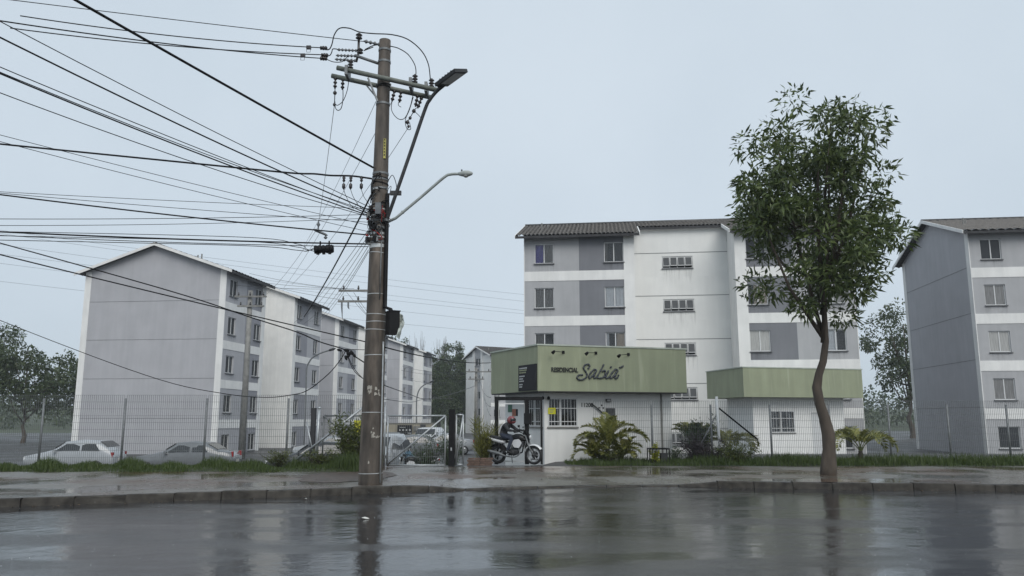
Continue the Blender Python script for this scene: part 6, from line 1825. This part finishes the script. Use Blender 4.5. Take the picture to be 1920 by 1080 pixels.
# ------------------------------------------------------------------ trees
def tree(label, x, y, z, h, r, n, leaf, m, seed, name='tree', trunkh=.35, flat=1.0, group=None, lean=0, bare=0, nclump=None, trunk_r=None, asp=.45):
    rng = np.random.default_rng(seed); r_ = random.Random(seed)
    t = thing(name, label, 'tree', (x, y, z), 0, group)
    tr = trunk_r or max(.08, h * .018)
    mb = MB(); th = h * trunkh
    top = V2(lean, 0, h * .82)
    mb.tube(smoothline([V2(0, 0, -.2), V2(.012 * h, .01 * h, th * .3), V2(lean * .1 - .014 * h, .006 * h, th * .65), V2(lean * .3 + .008 * h, 0, th), V2(lean * .6 - .01 * h, -.02 * h, h * .6), top], 3), [tr * (1.5 - 1.35 * (q / 15) ** .7) * (1 + .06 * math.sin(q * 2.4)) for q in range(16)], 10)
    nb = 14 if not bare else 26; ends = []
    for k in range(nb):
        f = r_.uniform(.75, 2.0); b = V2(lean * .3 * f, 0, min(h * .75, th * f)); a = r_.uniform(0, 6.28) ; q = r_.uniform(.55, .95)
        zc = th + (h - th) * r_.uniform(.25, .95); env = math.sqrt(max(.08, 1 - ((zc - (th + h) / 2) / ((h - th) / 2)) ** 2))
        e = V2(lean * .5 + r * q * env * math.cos(a), r * q * env * math.sin(a), zc)
        mid = b.lerp(e, .5) + V2(0, 0, -.05 * h * (1 if not bare else -.5))
        mb.tube([b, mid, e], [tr * .42, tr * .26, tr * .06], 6); ends.append(e)
        if bare:
            for _ in range(4):
                e2 = e + V2(r_.uniform(-.3, .3) * r, r_.uniform(-.3, .3) * r, r_.uniform(.02, .2) * h); mb.tube([mid.lerp(e, r_.uniform(.3, .9)), e2], [tr * .12, tr * .04], 4)
    mb.build('trunk', M['bark'], t, True)
    nc = nclump or max(24, n // 90)
    C0 = np.zeros((nc, 3)); RC = np.zeros(nc)
    for i in range(nc):
        if i < len(ends) and not bare: c = np.array(ends[i])
        else:
            d = rng.normal(size=3); d /= np.linalg.norm(d); q = r_.uniform(.45, 1.0)
            c = np.array([lean * .5, 0, (th + h) / 2]) + d * q * np.array([r, r, (h - th) / 2 * flat])
        C0[i] = c; RC[i] = r * r_.uniform(.13, .27)
    k = rng.integers(0, nc, n)
    d = rng.normal(size=(n, 3)); d /= np.linalg.norm(d, axis=1, keepdims=True)
    C = C0[k] + d * (RC[k] * rng.uniform(.35, 1.1, n) ** .6)[:, None] * np.array([1, 1, .75])
    Dv = d * .8 + rng.normal(size=(n, 3)) * .7; Dv[:, 2] -= .15
    V, F = leaves(C, Dv, leaf, leaf * asp, rng, .12)
    link('crown', np_mesh('crown', V, F, M[m]), t, True)
    return t
FARG = 'trees behind the estate'
def ft_(label, u, vtop, d, r, m, seed, n=5200, bare=0, tk=.25, leaf=.42):
    p = at(u, vtop, d); z = hillz(p.x, d) if d > 140 else -.88
    return tree(label, p.x, d, z, p.z - z, r, n, leaf, m, seed, trunkh=tk, group=FARG, bare=bare)
ft_('dense dark tree in the gap between the left and right blocks', 848, 640, 150, 3.8, 'darkleaf', 31, 13000, tk=.12)
ft_('half bare tree top left of the dark tree in the gap', 824, 648, 158, 2.6, 'midleaf', 32, 1500, 1)
ft_('shorter dark tree filling the right of the gap', 868, 672, 146, 3.2, 'darkleaf', 33, 10000, tk=.1)
ft_('shorter dark tree filling the left of the gap', 822, 678, 148, 3.4, 'darkleaf', 34, 10000, tk=.1)
ft_('rounded tree showing just above the farthest left block', 750, 628, 160, 3.8, 'darkleaf', 35, 5200)
ft_('half bare tree above the farthest left block', 778, 636, 165, 2.6, 'midleaf', 36, 1300, 1)
ft_('low tree between the farthest left block and the gap', 803, 655, 170, 2.6, 'midleaf', 37, 3600)
ft_('low bushy tree at the bottom of the gap', 845, 715, 140.5, 3.4, 'darkleaf', 38, 5200, tk=.08)
ft_('spreading tree far out on the left beyond the frame', 60, 640, 82, 4.6, 'midleaf', 39, 6500)
ft_('dark tree far left beyond the nearest block', -30, 600, 95, 5.0, 'darkleaf', 40, 6500)
ft_('tree behind the left fence beyond the frame', 185, 672, 90, 4.2, 'darkleaf', 41, 6000)
ft_('tree showing between the right hand apartment blocks', 1690, 560, 88, 4.6, 'midleaf', 42, 6500)
ft_('tall tree behind the rightmost apartment block', 1800, 500, 96, 5.0, 'darkleaf', 43, 6500)
# street tree just outside the right frame edge, a few leaf tips reach in
tree('street tree at the right with long pointed leaves', 8.27, 21.2, .15, 10.6, 2.2, 15000, .25, 'nearleaf', 51, trunkh=.33, trunk_r=.15, asp=.27, nclump=120, lean=.3)

# ------------------------------------------------------------------ rain haze
bm = bmesh.new()
bmesh.ops.create_cube(bm, size=1)
me = bpy.data.meshes.new('haze'); bm.to_mesh(me); bm.free()
hz = bpy.data.objects.new('haze', me); COL.objects.link(hz)
hz.scale = (1400, 1200, 36); hz.location = (0, 150, 15.0)
hz['kind'] = 'stuff'; hz['label'] = 'thin rain haze filling the whole street and estate'; hz['category'] = 'haze'
hm_ = bpy.data.materials.new('rain_haze'); hm_.use_nodes = True
hm_.node_tree.nodes.remove(hm_.node_tree.nodes['Principled BSDF'])
vv = hm_.node_tree.nodes.new('ShaderNodeVolumePrincipled')
vv.inputs['Color'].default_value = (.86, .91, .96, 1); vv.inputs['Density'].default_value = .0005
hm_.node_tree.links.new(vv.outputs[0], hm_.node_tree.nodes['Material Output'].inputs['Volume'])
me.materials.append(hm_)
